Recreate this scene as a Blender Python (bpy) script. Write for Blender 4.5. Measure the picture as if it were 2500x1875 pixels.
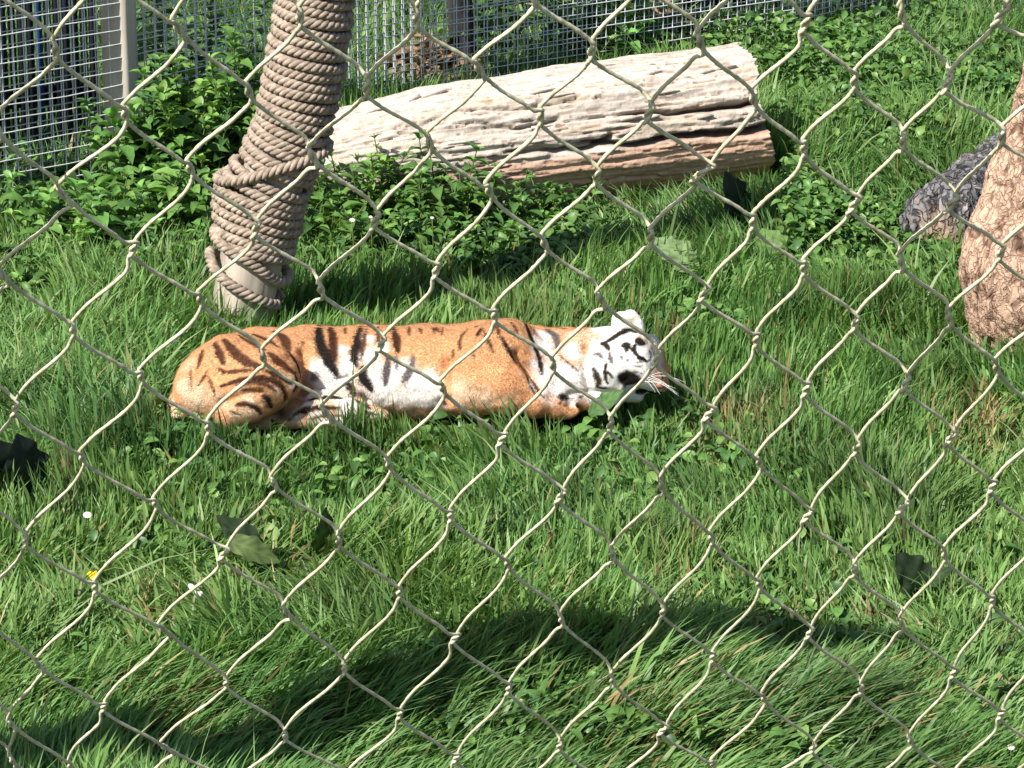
import bpy, math, random
import numpy as np
from mathutils import Vector, Matrix
from mathutils.bvhtree import BVHTree

random.seed(7)
rng = np.random.default_rng(7)
for o in list(bpy.data.objects):
    bpy.data.objects.remove(o)
scn = bpy.context.scene
COL = scn.collection

# ------------------------------------------------------------------ camera
PITCH = math.radians(18.0)
CAMZ = 3.1
HF = math.radians(17.3)
cam_d = bpy.data.cameras.new('camera')
cam_d.sensor_fit = 'HORIZONTAL'
cam_d.angle = HF
cam_d.clip_start = 0.05
cam_d.clip_end = 500
cam = bpy.data.objects.new('camera', cam_d)
COL.objects.link(cam)
cam.location = (0, 0, CAMZ)
cam.rotation_euler = (math.pi / 2 - PITCH, 0, 0)
scn.camera = cam

# ------------------------------------------------------------------ light
SUN_EL = math.radians(44)
SUN_H = np.array([0.72, 0.69])          # horizontal travel direction of the sunlight
SUN_H = SUN_H / np.linalg.norm(SUN_H)
sun_dir = Vector((SUN_H[0] * math.cos(SUN_EL), SUN_H[1] * math.cos(SUN_EL), -math.sin(SUN_EL)))
w = bpy.data.worlds.new('World')
scn.world = w
w.use_nodes = True
nt = w.node_tree
bg = nt.nodes['Background']
sky = nt.nodes.new('ShaderNodeTexSky')
sky.sky_type = 'NISHITA'
sky.sun_disc = False
sky.sun_elevation = SUN_EL
sky.sun_rotation = math.atan2(-SUN_H[0], -SUN_H[1])
nt.links.new(sky.outputs[0], bg.inputs[0])
bg.inputs[1].default_value = 0.07
sd = bpy.data.lights.new('sun', 'SUN')
sd.energy = 5.0
sd.angle = math.radians(0.53)
sd.color = (1.0, 0.955, 0.88)
sun = bpy.data.objects.new('sun', sd)
COL.objects.link(sun)
sun.location = (-6, -6, 9)
sun.rotation_euler = sun_dir.to_track_quat('-Z', 'Y').to_euler()
scn.render.engine = 'CYCLES'
scn.view_settings.view_transform = 'Standard'
scn.view_settings.look = 'None'
scn.view_settings.exposure = 0.95
scn.view_settings.gamma = 1.0

# ------------------------------------------------------------------ helpers
FPX = 1250 / math.tan(HF / 2)
CP, SP = math.cos(PITCH), math.sin(PITCH)


def ray(px, py):
    u = (px - 1250) / FPX
    v = (937.5 - py) / FPX
    return np.array([u, CP + v * SP, -SP + v * CP])


def P(px, py, y):
    """where a spot seen in the photograph stands, at distance y"""
    d = ray(px, py)
    return np.array([0, 0, CAMZ]) + d * (y / d[1])


def G(px, py, z=0.0):
    """a spot of the photograph on the ground"""
    d = ray(px, py)
    return np.array([0, 0, CAMZ]) + d * ((z - CAMZ) / d[2])


def hash3(i, j, k, seed):
    n = (i.astype(np.int64) * 374761393 + j.astype(np.int64) * 668265263 + k.astype(np.int64) * 2147483647 + seed * 1274126177) & 0xffffffff
    n = ((n ^ (n >> 13)) * 1274126177) & 0xffffffff
    n = n ^ (n >> 16)
    return (n & 0xffff) / 65535.0


def vnoise(p, seed=0):
    p = np.asarray(p, dtype=np.float64)
    f = np.floor(p)
    t = p - f
    t = t * t * (3 - 2 * t)
    f = f.astype(np.int64)
    out = 0
    for a in (0, 1):
        wa = t[:, 0] if a else 1 - t[:, 0]
        for b in (0, 1):
            wb = t[:, 1] if b else 1 - t[:, 1]
            for c in (0, 1):
                wc = t[:, 2] if c else 1 - t[:, 2]
                out = out + wa * wb * wc * hash3(f[:, 0] + a, f[:, 1] + b, f[:, 2] + c, seed)
    return out * 2 - 1


def noise2(x, y, s, seed=0):
    return vnoise(np.stack([x * s, y * s, np.zeros_like(x) + seed * 0.37], 1), seed)


def fbm(p, seed=0, octv=3):
    o = 0
    a = 1.0
    for i in range(octv):
        o = o + a * vnoise(np.asarray(p) * (2 ** i), seed + i)
        a *= 0.5
    return o


def tag(o, label=None, cat=None, group=None, kind=None):
    if label: o['label'] = label
    if cat: o['category'] = cat
    if group: o['group'] = group
    if kind: o['kind'] = kind
    return o


def empty(name, loc=(0, 0, 0)):
    o = bpy.data.objects.new(name, None)
    o.empty_display_size = 0.1
    COL.objects.link(o)
    o.location = [float(v) for v in loc]
    return o


def mesh_obj(name, V, F, material=None, parent=None, colors=None, smooth=False):
    """V world coordinates; F (n,3)/(n,4) array or list of polygons"""
    V = np.asarray(V, dtype=np.float32)
    me = bpy.data.meshes.new(name)
    if isinstance(F, np.ndarray):
        n, k = F.shape
        me.vertices.add(len(V))
        off = np.zeros(3, np.float32)
        if parent is not None:
            off = np.array(parent_world(parent), np.float32)
        me.vertices.foreach_set('co', (V - off).ravel())
        me.loops.add(n * k)
        me.loops.foreach_set('vertex_index', F.astype(np.int32).ravel())
        me.polygons.add(n)
        me.polygons.foreach_set('loop_start', np.arange(0, n * k, k, dtype=np.int32))
        me.update(calc_edges=True)
    else:
        off = np.zeros(3, np.float32)
        if parent is not None:
            off = np.array(parent_world(parent), np.float32)
        me.from_pydata((V - off).tolist(), [], F)
        me.update()
    if colors is not None:
        ca = me.color_attributes.new('Col', 'FLOAT_COLOR', 'POINT')
        c = np.ones((len(V), 4), np.float32)
        c[:, :3] = colors
        ca.data.foreach_set('color', c.ravel())
    if smooth:
        me.polygons.foreach_set('use_smooth', np.ones(len(me.polygons), dtype=bool))
    if material: me.materials.append(material)
    o = bpy.data.objects.new(name, me)
    COL.objects.link(o)
    if parent is not None:
        o.parent = parent
    return o


def parent_world(p):
    v = np.array(p.location)
    while p.parent is not None:
        p = p.parent
        v = v + np.array(p.location)
    return v


def tube(path, rad, n=8, cap=True):
    """tube along a path (m,3); rad scalar or (m,)"""
    path = np.asarray(path, float)
    m = len(path)
    rad = np.broadcast_to(np.asarray(rad, float), (m,))
    T = np.gradient(path, axis=0)
    T /= np.linalg.norm(T, axis=1, keepdims=True) + 1e-12
    N = np.zeros_like(T)
    ref = np.array([0, 0, 1.0]) if abs(T[0, 2]) < .9 else np.array([1.0, 0, 0])
    v = ref - T[0] * ref.dot(T[0])
    N[0] = v / np.linalg.norm(v)
    for i in range(1, m):
        v = N[i - 1] - T[i] * N[i - 1].dot(T[i])
        N[i] = v / (np.linalg.norm(v) + 1e-12)
    B = np.cross(T, N)
    a = np.linspace(0, 2 * np.pi, n, endpoint=False)
    V = path[:, None, :] + rad[:, None, None] * (np.cos(a)[None, :, None] * N[:, None, :] + np.sin(a)[None, :, None] * B[:, None, :])
    V = V.reshape(-1, 3)
    i = np.arange(m - 1)[:, None] * n
    j = np.arange(n)[None, :]
    q = np.stack([i + j, i + (j + 1) % n, i + n + (j + 1) % n, i + n + j], -1).reshape(-1, 4)
    tris = np.concatenate([q[:, [0, 1, 2]], q[:, [0, 2, 3]]])
    if cap:
        V = np.concatenate([V, path[:1], path[-1:]])
        c0, c1 = m * n, m * n + 1
        jj = np.arange(n)
        t0 = np.stack([np.full(n, c0), (jj + 1) % n, jj], 1)
        t1 = np.stack([np.full(n, c1), (m - 1) * n + jj, (m - 1) * n + (jj + 1) % n], 1)
        tris = np.concatenate([tris, t0, t1])
    return V, tris


def merge(parts):
    Vs, Fs, n = [], [], 0
    for V, F in parts:
        Vs.append(V); Fs.append(F + n); n += len(V)
    return np.concatenate(Vs), np.concatenate(Fs)


def smooth_path(pts, n=20):
    """Catmull-Rom through points"""
    pts = np.asarray(pts, float)
    p = np.concatenate([[2 * pts[0] - pts[1]], pts, [2 * pts[-1] - pts[-2]]])
    out = []
    for i in range(1, len(p) - 2):
        t = np.linspace(0, 1, n, endpoint=False)[:, None]
        a, b, c, d = p[i - 1], p[i], p[i + 1], p[i + 2]
        out.append(0.5 * (2 * b + (c - a) * t + (2 * a - 5 * b + 4 * c - d) * t ** 2 + (3 * b - a - 3 * c + d) * t ** 3))
    out.append(p[-2][None])
    return np.concatenate(out)


def box(c, s, rz=0.0):
    x, y, z = np.array(s) / 2
    V = np.array([[sx * x, sy * y, sz * z] for sx in (-1, 1) for sy in (-1, 1) for sz in (-1, 1)])
    R = np.array([[math.cos(rz), -math.sin(rz), 0], [math.sin(rz), math.cos(rz), 0], [0, 0, 1]])
    V = V @ R.T + np.array(c)
    q = [(0, 1, 3, 2), (4, 6, 7, 5), (0, 4, 5, 1), (2, 3, 7, 6), (0, 2, 6, 4), (1, 5, 7, 3)]
    F = np.array([t for a, b, c_, d in q for t in ((a, b, c_), (a, c_, d))])
    return V, F


# ------------------------------------------------------------------ materials
def new_mat(name):
    m = bpy.data.materials.new(name)
    m.use_nodes = True
    t = m.node_tree
    return m, t, t.nodes['Principled BSDF'], t.nodes['Material Output']


def mat_vcol(name, rough=0.5, spec=0.3, trans=0.0, nscale=0, namt=0.0, tcol=None):
    m, t, b, out = new_mat(name)
    a = t.nodes.new('ShaderNodeAttribute'); a.attribute_name = 'Col'
    src = a.outputs['Color']
    if namt:
        tc = t.nodes.new('ShaderNodeTexCoord')
        n = t.nodes.new('ShaderNodeTexNoise'); n.inputs['Scale'].default_value = nscale; n.inputs['Detail'].default_value = 4
        t.links.new(tc.outputs['Object'], n.inputs['Vector'])
        r = t.nodes.new('ShaderNodeMapRange'); r.inputs[1].default_value = .3; r.inputs[2].default_value = .7
        r.inputs[3].default_value = 1 - namt; r.inputs[4].default_value = 1 + namt
        t.links.new(n.outputs['Fac'], r.inputs[0])
        mx = t.nodes.new('ShaderNodeVectorMath'); mx.operation = 'SCALE'
        t.links.new(src, mx.inputs[0]); t.links.new(r.outputs[0], mx.inputs['Scale'])
        src = mx.outputs[0]
    t.links.new(src, b.inputs['Base Color'])
    b.inputs['Roughness'].default_value = rough
    b.inputs['Specular IOR Level'].default_value = spec
    if trans:
        tr = t.nodes.new('ShaderNodeBsdfTranslucent')
        if tcol:
            vm = t.nodes.new('ShaderNodeVectorMath'); vm.operation = 'MULTIPLY'
            vm.inputs[1].default_value = tcol
            t.links.new(src, vm.inputs[0]); t.links.new(vm.outputs[0], tr.inputs[0])
        else:
            t.links.new(src, tr.inputs[0])
        mix = t.nodes.new('ShaderNodeMixShader'); mix.inputs[0].default_value = trans
        t.links.new(b.outputs[0], mix.inputs[1]); t.links.new(tr.outputs[0], mix.inputs[2])
        t.links.new(mix.outputs[0], out.inputs['Surface'])
    return m


def mat_noise(name, c1, c2, scale=5.0, stretch=(1, 1, 1), rough=0.75, bump=0.3, bdist=0.01, detail=6, spec=0.25, lo=.35, hi=.65, fine=None):
    m, t, b, out = new_mat(name)
    tc = t.nodes.new('ShaderNodeTexCoord')
    mp = t.nodes.new('ShaderNodeMapping'); mp.inputs['Scale'].default_value = stretch
    t.links.new(tc.outputs['Object'], mp.inputs['Vector'])
    n = t.nodes.new('ShaderNodeTexNoise'); n.inputs['Scale'].default_value = scale; n.inputs['Detail'].default_value = detail
    n.inputs['Roughness'].default_value = .62
    t.links.new(mp.outputs[0], n.inputs['Vector'])
    r = t.nodes.new('ShaderNodeValToRGB')
    r.color_ramp.elements[0].position = lo; r.color_ramp.elements[1].position = hi
    r.color_ramp.elements[0].color = (*c1, 1); r.color_ramp.elements[1].color = (*c2, 1)
    t.links.new(n.outputs['Fac'], r.inputs[0])
    t.links.new(r.outputs[0], b.inputs['Base Color'])
    b.inputs['Roughness'].default_value = rough
    b.inputs['Specular IOR Level'].default_value = spec
    if bump:
        bp = t.nodes.new('ShaderNodeBump'); bp.inputs['Strength'].default_value = bump; bp.inputs['Distance'].default_value = bdist
        t.links.new(n.outputs['Fac'], bp.inputs['Height']); t.links.new(bp.outputs[0], b.inputs['Normal'])
    return m


M_GROUND = mat_noise('soil and thatch', (0.018, 0.026, 0.008), (0.05, 0.06, 0.02), 9, bump=.6, bdist=.03)
M_GRASS = mat_vcol('grass blade', .48, .38, .42, tcol=(1.0, 1.05, .5))
M_LEAF = mat_vcol('weed leaf', .45, .38, .28, nscale=60, namt=.18, tcol=(1.0, 1.1, .45))
M_DOCK = mat_vcol('broad leaf', .62, .2, .25, nscale=30, namt=.2, tcol=(.9, 1.1, .4))
M_FUR = mat_vcol('tiger fur', .8, .12, 0, nscale=90, namt=.07)
M_HAIR = mat_vcol('tiger hair', .75, .15, .2)
M_ROPE = mat_noise('weathered hemp rope', (.17, .132, .10), (.37, .30, .238), 38, rough=.9, bump=.5, bdist=.004, spec=.1)
M_POST = mat_noise('grey softwood post', (.17, .14, .11), (.40, .35, .29), 9, (1, 1, .12), .85, .5, .006)
M_FPOST = mat_noise('pale fence post', (.36, .31, .25), (.60, .54, .46), 9, (1, 1, .12), .85, .5, .006)
M_WIRE = mat_noise('galvanised wire', (.45, .47, .48), (.62, .64, .64), 30, rough=.5, bump=0, spec=.5)
M_NET = mat_noise('weathered net cord', (.40, .38, .24), (.66, .63, .47), 120, rough=.7, bump=.5, bdist=.001, spec=.25)
M_STEEL = mat_noise('dull steel', (.22, .23, .22), (.33, .34, .33), 14, rough=.5, bump=.1, spec=.5)
M_STEM = mat_noise('green stem', (.06, .09, .025), (.11, .14, .045), 20, rough=.6, bump=0)
M_DARKBARK = mat_noise('dark bark', (.012, .011, .012), (.04, .035, .034), 14, (1, 1, .3), .9, .7, .02)
M_LIMB = mat_noise('branch bark', (.06, .045, .03), (.14, .11, .08), 14, (1, 1, .3), .9, .7, .02)
M_SHADE_BOARD = mat_noise('shade black board', (.006, .007, .012), (.022, .024, .04), 6, (1, 1, .2), .7, .4, .01)  # deep shade painted in as near-black boards
M_BLUE_SHADE = mat_noise('blue shade tint', (.01, .03, .12), (.02, .06, .2), 6, rough=.4, bump=.05)  # bluish tint of deep shade, painted on single boards
M_BLACK = mat_noise('black skin', (.008, .007, .007), (.02, .017, .016), 40, rough=.45, bump=.2, bdist=.002)
M_NOSE = mat_noise('nose skin', (.25, .11, .08), (.34, .17, .13), 60, rough=.45, bump=.2, bdist=.001)
M_WHITE = mat_noise('whisker', (.7, .69, .65), (.8, .79, .76), 40, rough=.5, bump=0)
M_YELLOW = mat_noise('yellow petal', (.62, .40, .01), (.80, .56, .02), 50, rough=.6, bump=0)
M_PETAL = mat_noise('white petal', (.66, .64, .60), (.8, .79, .76), 50, rough=.6, bump=0)

# ------------------------------------------------------------------ ground
def ground_z(x, y):
    x = np.asarray(x, float); y = np.asarray(y, float)
    bank = .07 * np.exp(-((x - 1.25) / .75) ** 2 - ((y - 12.2) / .9) ** 2)
    return 0.022 * noise2(x, y, .9, 3) + .012 * noise2(x, y, 2.7, 5) + bank


gx = np.concatenate([np.linspace(-120, -6, 20), np.linspace(-5.9, 5.9, 120), np.linspace(6, 120, 20)])
gy = np.concatenate([np.linspace(-60, 3, 16), np.linspace(3.1, 18, 150), np.linspace(18.2, 200, 30)])
XX, YY = np.meshgrid(gx, gy, indexing='ij')
ZZ = ground_z(XX.ravel(), YY.ravel())
nx, ny = len(gx), len(gy)
ii, jj = np.meshgrid(np.arange(nx - 1), np.arange(ny - 1), indexing='ij')
q = np.stack([ii * ny + jj, (ii + 1) * ny + jj, (ii + 1) * ny + jj + 1, ii * ny + jj + 1], -1).reshape(-1, 4)
tag(mesh_obj('ground', np.stack([XX.ravel(), YY.ravel(), ZZ], 1), q, M_GROUND, smooth=True), kind='structure')


# ------------------------------------------------------------------ net in front of the camera
NET_Y = 1.9
NET_TILT = math.radians(42)      # the net slopes down and away from the viewer
NET_O = np.array([0, NET_Y, CAMZ - NET_Y * math.tan(PITCH)])
NET_U = np.array([0, -math.sin(NET_TILT), math.cos(NET_TILT)])
NET_N = np.array([0, -math.cos(NET_TILT), -math.sin(NET_TILT)])


def on_net(px, py):
    d = ray(px, py)
    o = np.array([0, 0, CAMZ])
    t = ((NET_O - o) @ NET_N) / (d @ NET_N)
    p = o + d * t - NET_O
    return np.array([p[0], p @ NET_U])


def net_world(a, b, c):
    return NET_O + np.array([1.0, 0, 0]) * a + NET_U * c - NET_N * b

NODES = [(140,113),(442,84),(732,52),(302,283),(606,244),(893,208),(0,310),(156,461),(470,423),(762,384),(323,610),(626,570),
 (924,521),(9,667),(486,748),(779,710),(1021,34),(1170,167),(1295,9),(1044,337),(1444,136),(1319,301),(1195,475),(1062,658),
 (1331,619),(1455,439),(1584,269),(1586,579),(1715,403),(1711,98),(1469,723),(1717,703),(1966,66),(2205,50),(2431,27),
 (1841,231),(2085,210),(2318,190),(1961,375),(2205,350),(2443,316),(1835,542),(2083,513),(2321,486),(1967,666),(2201,642),(2436,610),
 (182,801),(34,980),(346,928),(199,1118),(506,1057),(798,1002),(646,880),(931,821),(373,1246),(669,1188),(954,1133),(57,1305),(830,1305),
 (1846,826),(2085,799),(2325,758),(1731,1002),(1970,966),(2208,930),(2431,894),(1613,1170),(1857,1142),(2092,1097),(2323,1057),(1735,1316),
 (1972,1265),(2203,1224),(2424,1188),(2307,1345),(1205,783),(1349,910),(1599,872),(1490,1028),(1082,942),(1091,1260),(1232,1090),(1371,1220),
 (1497,1355),(239,1433),(92,1622),(404,1546),(252,1731),(700,1492),(553,1677),(404,1845),(979,1443),(841,1622),(697,1791),(1112,1568),
 (974,1736),(1112,1867),(1241,1391),(1367,1520),(1241,1688),(1617,1482),(1494,1647),(1367,1823),(1741,1606),(1855,1435),(1620,1776),
 (1864,1717),(1976,1559),(2085,1397),(1988,1835),(2099,1670),(2199,1515),(2223,1803),(2325,1635),(2420,1473),(2449,1753)]


def build_net():
    nd = np.array(NODES, float)
    start = int(np.argmin(np.abs(nd - [1170, 167]).sum(1)))
    idx = {start: (0, 0)}
    loc_u = {start: np.array([128., -180.])}
    loc_v = {start: np.array([145., 150.])}
    todo = [start]
    while todo:
        a = todo.pop(0)
        for (di, dj) in ((1, 0), (-1, 0), (0, 1), (0, -1)):
            pred = nd[a] + di * loc_u[a] + dj * loc_v[a]
            d = np.linalg.norm(nd - pred, axis=1)
            b = int(np.argmin(d))
            if d[b] < 62 and b not in idx:
                idx[b] = (idx[a][0] + di, idx[a][1] + dj)
                u, v = loc_u[a].copy(), loc_v[a].copy()
                dv = nd[b] - nd[a]
                if di: u = .5 * u + .5 * di * dv
                if dj: v = .5 * v + .5 * dj * dv
                loc_u[b], loc_v[b] = u, v
                todo.append(b)
    K = sorted(idx)
    I = np.array([idx[k] for k in K], float)
    X = nd[K]
    A = np.c_[np.ones(len(I)), I]
    coef, *_ = np.linalg.lstsq(A, X, rcond=None)
    W = np.array([on_net(x, y) for x, y in X])     # on the net's plane, metres
    cw, *_ = np.linalg.lstsq(A, W, rcond=None)
    res = W - A @ cw
    # smooth sag of the net: residuals carried to their neighbours, fading outwards
    D2 = ((I[:, None, :] - I[None]) ** 2).sum(-1)
    Kmat = np.exp(-D2 / 5.0) + .02 * np.eye(len(I))
    al = np.linalg.solve(Kmat, res)

    def node(i, j):
        p = np.array([1, i, j]) @ cw
        k = np.exp(-((I - [i, j]) ** 2).sum(1) / 5.0)
        p = p + k @ al
        return p
    x0, x1, z0, z1 = -.9, .9, -1.35, 1.0
    root = empty('net_fence', net_world(0, 0, z0))
    tag(root, 'pale diamond mesh cord net stretched across the whole view', 'net')
    R = .00118
    half = .0080
    nds = {}
    for i in range(-70, 71):
        for j in range(-70, 71):
            p0 = np.array([1, i, j]) @ cw
            if x0 - .1 < p0[0] < x1 + .1 and z0 - .1 < p0[1] < z1 + .1:
                nds[(i, j)] = node(i, j)
    r = np.random.default_rng(3)
    wob = {k: r.normal(0, .0012, 2) for k in nds}
    tilt = {k: r.normal(0, .0016) for k in nds}

    def strand(keys, direction):
        pts = []
        for n, k in enumerate(keys):
            c = nds[k] + wob[k] * .3
            y = .004 * math.sin(k[0] * .9 + k[1] * 1.3)
            top = np.array([c[0] + tilt[k], y, c[1] + half])
            bot = np.array([c[0] - tilt[k], y, c[1] - half])
            # the two cords twist round each other in the short upright bind
            seq = []
            for s in np.linspace(-1, 1, 6):
                ph = s * math.pi * .75 + (0 if direction > 0 else math.pi)
                base = (top + bot) / 2 + (top - bot) / 2 * s
                seq.append(base + np.array([math.cos(ph) * R * .92, math.sin(ph) * R * .92, 0]))
            if direction < 0: seq = seq[::-1]
            pts += seq
            if n + 1 < len(keys):
                c2 = nds[keys[n + 1]]
                a = np.array(seq[-1]); 
                b = np.array([c2[0], y, c2[1] - direction * half])
                d = b - a
                nrm = np.array([-d[2], 0, d[0]])
                bow = r.normal(0, .02)
                for s in (.12, .3, .5, .7, .88):
                    # slack in the cord: leaves and meets each bind nearly upright
                    sh = .017 * math.sin(2 * math.pi * s) * -direction * (1 if d[0] > 0 else -1)
                    pts.append(a + d * s + nrm * (sh * -1 + bow * math.sin(math.pi * s) * .5))
        path = smooth_path(pts, 4)
        path = np.array([net_world(*p) for p in path])
        V, F = tube(path, R * (1 + .10 * np.sin(np.arange(len(path)) * 2.1) + r.normal(0, .06, len(path))), 6)
        mesh_obj('strand', V, F, M_NET, root, smooth=True)
    for j in range(-70, 71):
        ks = [(i, j) for i in range(-70, 71) if (i, j) in nds]
        if len(ks) > 2: strand(ks, 1)
    for i in range(-70, 71):
        ks = [(i, j) for j in range(-70, 71) if (i, j) in nds]
        if len(ks) > 2: strand(ks, -1)
    for sx in (x0 - .12, x1 + .12):
        V, F = tube([net_world(sx, 0, z0 - 2.2), net_world(sx, 0, z1 + .1)], .03, 16)
        mesh_obj('post', V, F, M_STEEL, root, smooth=False)
    for z in (z0 - .02, z1 + .02):
        V, F = tube([net_world(x0 - .12, 0, z), net_world(x1 + .12, 0, z)], .02, 12)
        mesh_obj('rail', V, F, M_STEEL, root)
    return coef


build_net()

# ------------------------------------------------------------------ wire mesh fence at the back
FB = []
for px, D in ((-260, 11.35), (0, 11.62), (290, 11.95), (1050, 13.2), (1900, 14.25), (2500, 15.6)):
    d = ray(px, 500)
    FB.append((d[0] / d[1] * D, D))
FB = np.array(FB)
fence = empty('wire_fence', (FB[2][0], FB[2][1], 0))
tag(fence, 'double welded wire mesh fence on timber posts behind the fallen log', 'fence')
for layer, off in ((0, -.055), (1, .07)):
    for a, b in zip(FB[:-1], FB[1:]):
        L = np.linalg.norm(b - a)
        t = (b - a) / L
        nrm = np.array([-t[1], t[0]])
        n = int(round(L / .05))
        parts = []
        for k in range(n + 1):
            if k == n and b is not FB[-1]: continue
            p = a + t * (L * k / n) + nrm * off + t * (.021 * layer)
            parts.append(tube([(p[0], p[1], -.05), (p[0] + random.gauss(0, .004), p[1], 2.3)], .0024, 4, False))
        for k in range(47):
            z = .02 + k * .05 - .017 * layer
            p0 = a + nrm * (off - .002); p1 = b + nrm * (off - .002)
            sag = random.gauss(0, .003)
            parts.append(tube([(p0[0], p0[1], z), ((p0[0] + p1[0]) / 2, (p0[1] + p1[1]) / 2, z + sag), (p1[0], p1[1], z)], .0024, 4, False))
        V, F = merge(parts)
        tag(mesh_obj('wire_mesh', V, F, M_WIRE, fence), kind='stuff')


def rough_post(name, base, top, r, parent, mat, seed=0, n=28, m=40, amp=.006):
    path = np.linspace(base, top, m)
    V, F = tube(path, r, n)
    nv = m * n
    c = np.repeat(path, n, axis=0)
    d = V[:nv] - c
    a = np.tile(np.arange(n), m) * (2 * math.pi / n)
    h = np.repeat(np.linspace(0, 1, m), n)
    k = 1 + amp / r * (fbm(np.stack([np.cos(a) * 6, np.sin(a) * 6, h * 3], 1), seed))
    V[:nv] = c + d * k[:, None]
    return mesh_obj(name, V, F, mat, parent, smooth=True)


for i, s in ((2, 0), (0, 1), (5, 2)):
    b = FB[i]
    rough_post('post', (b[0] + .02, b[1] + .01, -.2), (b[0] + .03, b[1] + .01, 2.35), .060, fence, M_FPOST, s)

# ------------------------------------------------------------------ rope wrapped post
def build_post():
    YP = 9.93
    axis_px = [(812, -230), (770, 0), (745, 150), (717, 300), (668, 430), (642, 520), (618, 620), (597, 720), (575, 835), (565, 890)]
    pts = []
    for k, (x, y) in enumerate(axis_px):
        pts.append(P(x, y, YP + .10 - .02 * k / 9))
    pts = np.array(pts)
    pts = np.concatenate([[2 * pts[0] - pts[1] + (pts[0] - pts[1]) * 1.2], pts])
    ax = smooth_path(pts, 24)[::-1]
    ax[0, 2] = min(ax[0, 2], -.05)
    root = empty('rope_wrapped_post', (ax[0, 0], ax[0, 1], 0))
    tag(root, 'leaning timber post wrapped in thick pale twisted rope behind the tiger', 'post')
    rp = .094
    m, n = len(ax), 40
    V, F = tube(ax, rp, n)
    c = np.repeat(ax, n, axis=0)
    a = np.tile(np.arange(n), m) * (2 * math.pi / n)
    k = 1 + .05 * fbm(np.stack([np.cos(a) * 5, np.sin(a) * 5, c[:, 2] * 2], 1), 4)
    V[:m * n] = c + (V[:m * n] - c) * k[:, None]
    mesh_obj('post', V, F, M_POST, root, smooth=True)
    # arc length of the axis and frame
    T = np.gradient(ax, axis=0); T /= np.linalg.norm(T, axis=1, keepdims=True)
    S = np.r_[0, np.cumsum(np.linalg.norm(np.diff(ax, axis=0), axis=1))]

    def at(s):
        p = np.array([np.interp(s, S, ax[:, i]) for i in range(3)]).T
        t = np.array([np.interp(s, S, T[:, i]) for i in range(3)]).T
        t /= np.linalg.norm(t, axis=1, keepdims=True)
        return p, t
    # photo row -> arc length
    proj = []
    for p in ax:
        d = p - np.array([0, 0, CAMZ])
        fwd = d @ np.array([0, CP, -SP]); up = d @ np.array([0, SP, CP])
        proj.append(937.5 - FPX * up / fwd)
    proj = np.array(proj)

    def s_of(py):
        return np.interp(-py, -proj, S)
    rr = .0158

    def rope(name, phi, s, R, dx=None):
        """phi angle round the post (0 = right, -pi/2 = towards the camera)"""
        p, t = at(s)
        ex = np.array([1.0, 0, 0])
        e1 = ex - t * (t @ ex)[:, None]; e1 /= np.linalg.norm(e1, axis=1, keepdims=True)
        e2 = np.cross(t, e1)
        path = p + R[:, None] * (np.cos(phi)[:, None] * e1 + np.sin(phi)[:, None] * e2)
        if dx is not None: path = path + dx
        rad = path - p
        tt = np.gradient(path, axis=0); L = np.linalg.norm(tt, axis=1); tt /= L[:, None]
        N = rad - tt * (rad * tt).sum(1)[:, None]; N /= np.linalg.norm(N, axis=1, keepdims=True)
        B = np.cross(tt, N)
        arc = np.r_[0, np.cumsum(np.linalg.norm(np.diff(path, axis=0), axis=1))]
        tw = -arc / .060 * 2 * math.pi
        parts = []
        for q in range(3):
            an = tw + q * 2 * math.pi / 3
            sp = path + rr * .58 * (np.cos(an)[:, None] * N + np.sin(an)[:, None] * B)
            parts.append(tube(sp, rr * .55, 8))
        V, F = merge(parts)
        return mesh_obj(name, V, F, M_ROPE, root, smooth=True)
    g = np.random.default_rng(5)

    def coil(name, py0, py1, pitch, R0, bulge=None, ph0=0.0):
        s0, s1 = s_of(py0), s_of(py1)
        turns = abs(s1 - s0) / pitch
        n = int(turns * 74)
        u = np.linspace(0, 1, n)
        phi = ph0 + u * turns * 2 * math.pi
        s = s0 + (s1 - s0) * u + .0025 * np.interp(phi, np.arange(0, phi[-1] + 2, 1.3), g.normal(0, 1, len(np.arange(0, phi[-1] + 2, 1.3))))
        R = np.full(n, R0) + .003 * np.interp(phi, np.arange(0, phi[-1] + 2, 2.1), g.normal(0, 1, len(np.arange(0, phi[-1] + 2, 2.1))))
        if bulge: R, s = bulge(phi, s, R, u)
        return rope(name, phi, s, R)
    R0 = rp + rr * .93
    coil('rope', -260, 418, .0322, R0)
    # loose diagonal turn that hangs off the left side and crosses upwards
    n = 110
    phi = np.linspace(-.15, -math.pi * 2 + .2, n)
    left = np.clip(-np.cos(phi), 0, 1)
    sA = s_of(392) + .095 * np.cos(phi) - .012 * left
    rope('loose_rope_turn', phi, sA, R0 + .018 + .034 * left ** 2)

    def bul(phi, s, R, u):
        l = np.clip(-np.cos(phi + .25), 0, 1)
        b = np.exp(-((u - .42) / .34) ** 2)
        return R + .045 * l ** 2 * b + .004, s + (.030 * l * (u - .2) * -1.0) + .03 * np.cos(phi) * -.25
    coil('rope', 428, 604, .0295, R0, bul)
    # the last two loose turns near the foot
    phi = np.linspace(0, -math.pi * 2, 110)
    l = np.clip(-np.cos(phi), 0, 1)
    rope('loose_rope_turn', phi, s_of(622) - .052 * np.cos(phi) + .006 * np.sin(3 * phi), R0 + .010 + .012 * l + .006 * np.sin(2 * phi))
    phi = np.linspace(-.4, -math.pi * 2 + .3, 110)
    l = np.clip(-np.cos(phi), 0, 1)
    rope('loose_rope_turn', phi, s_of(690) - .040 * np.cos(phi) + .03 * l ** 6, R0 + .008 + .014 * l)


build_post()

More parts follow.
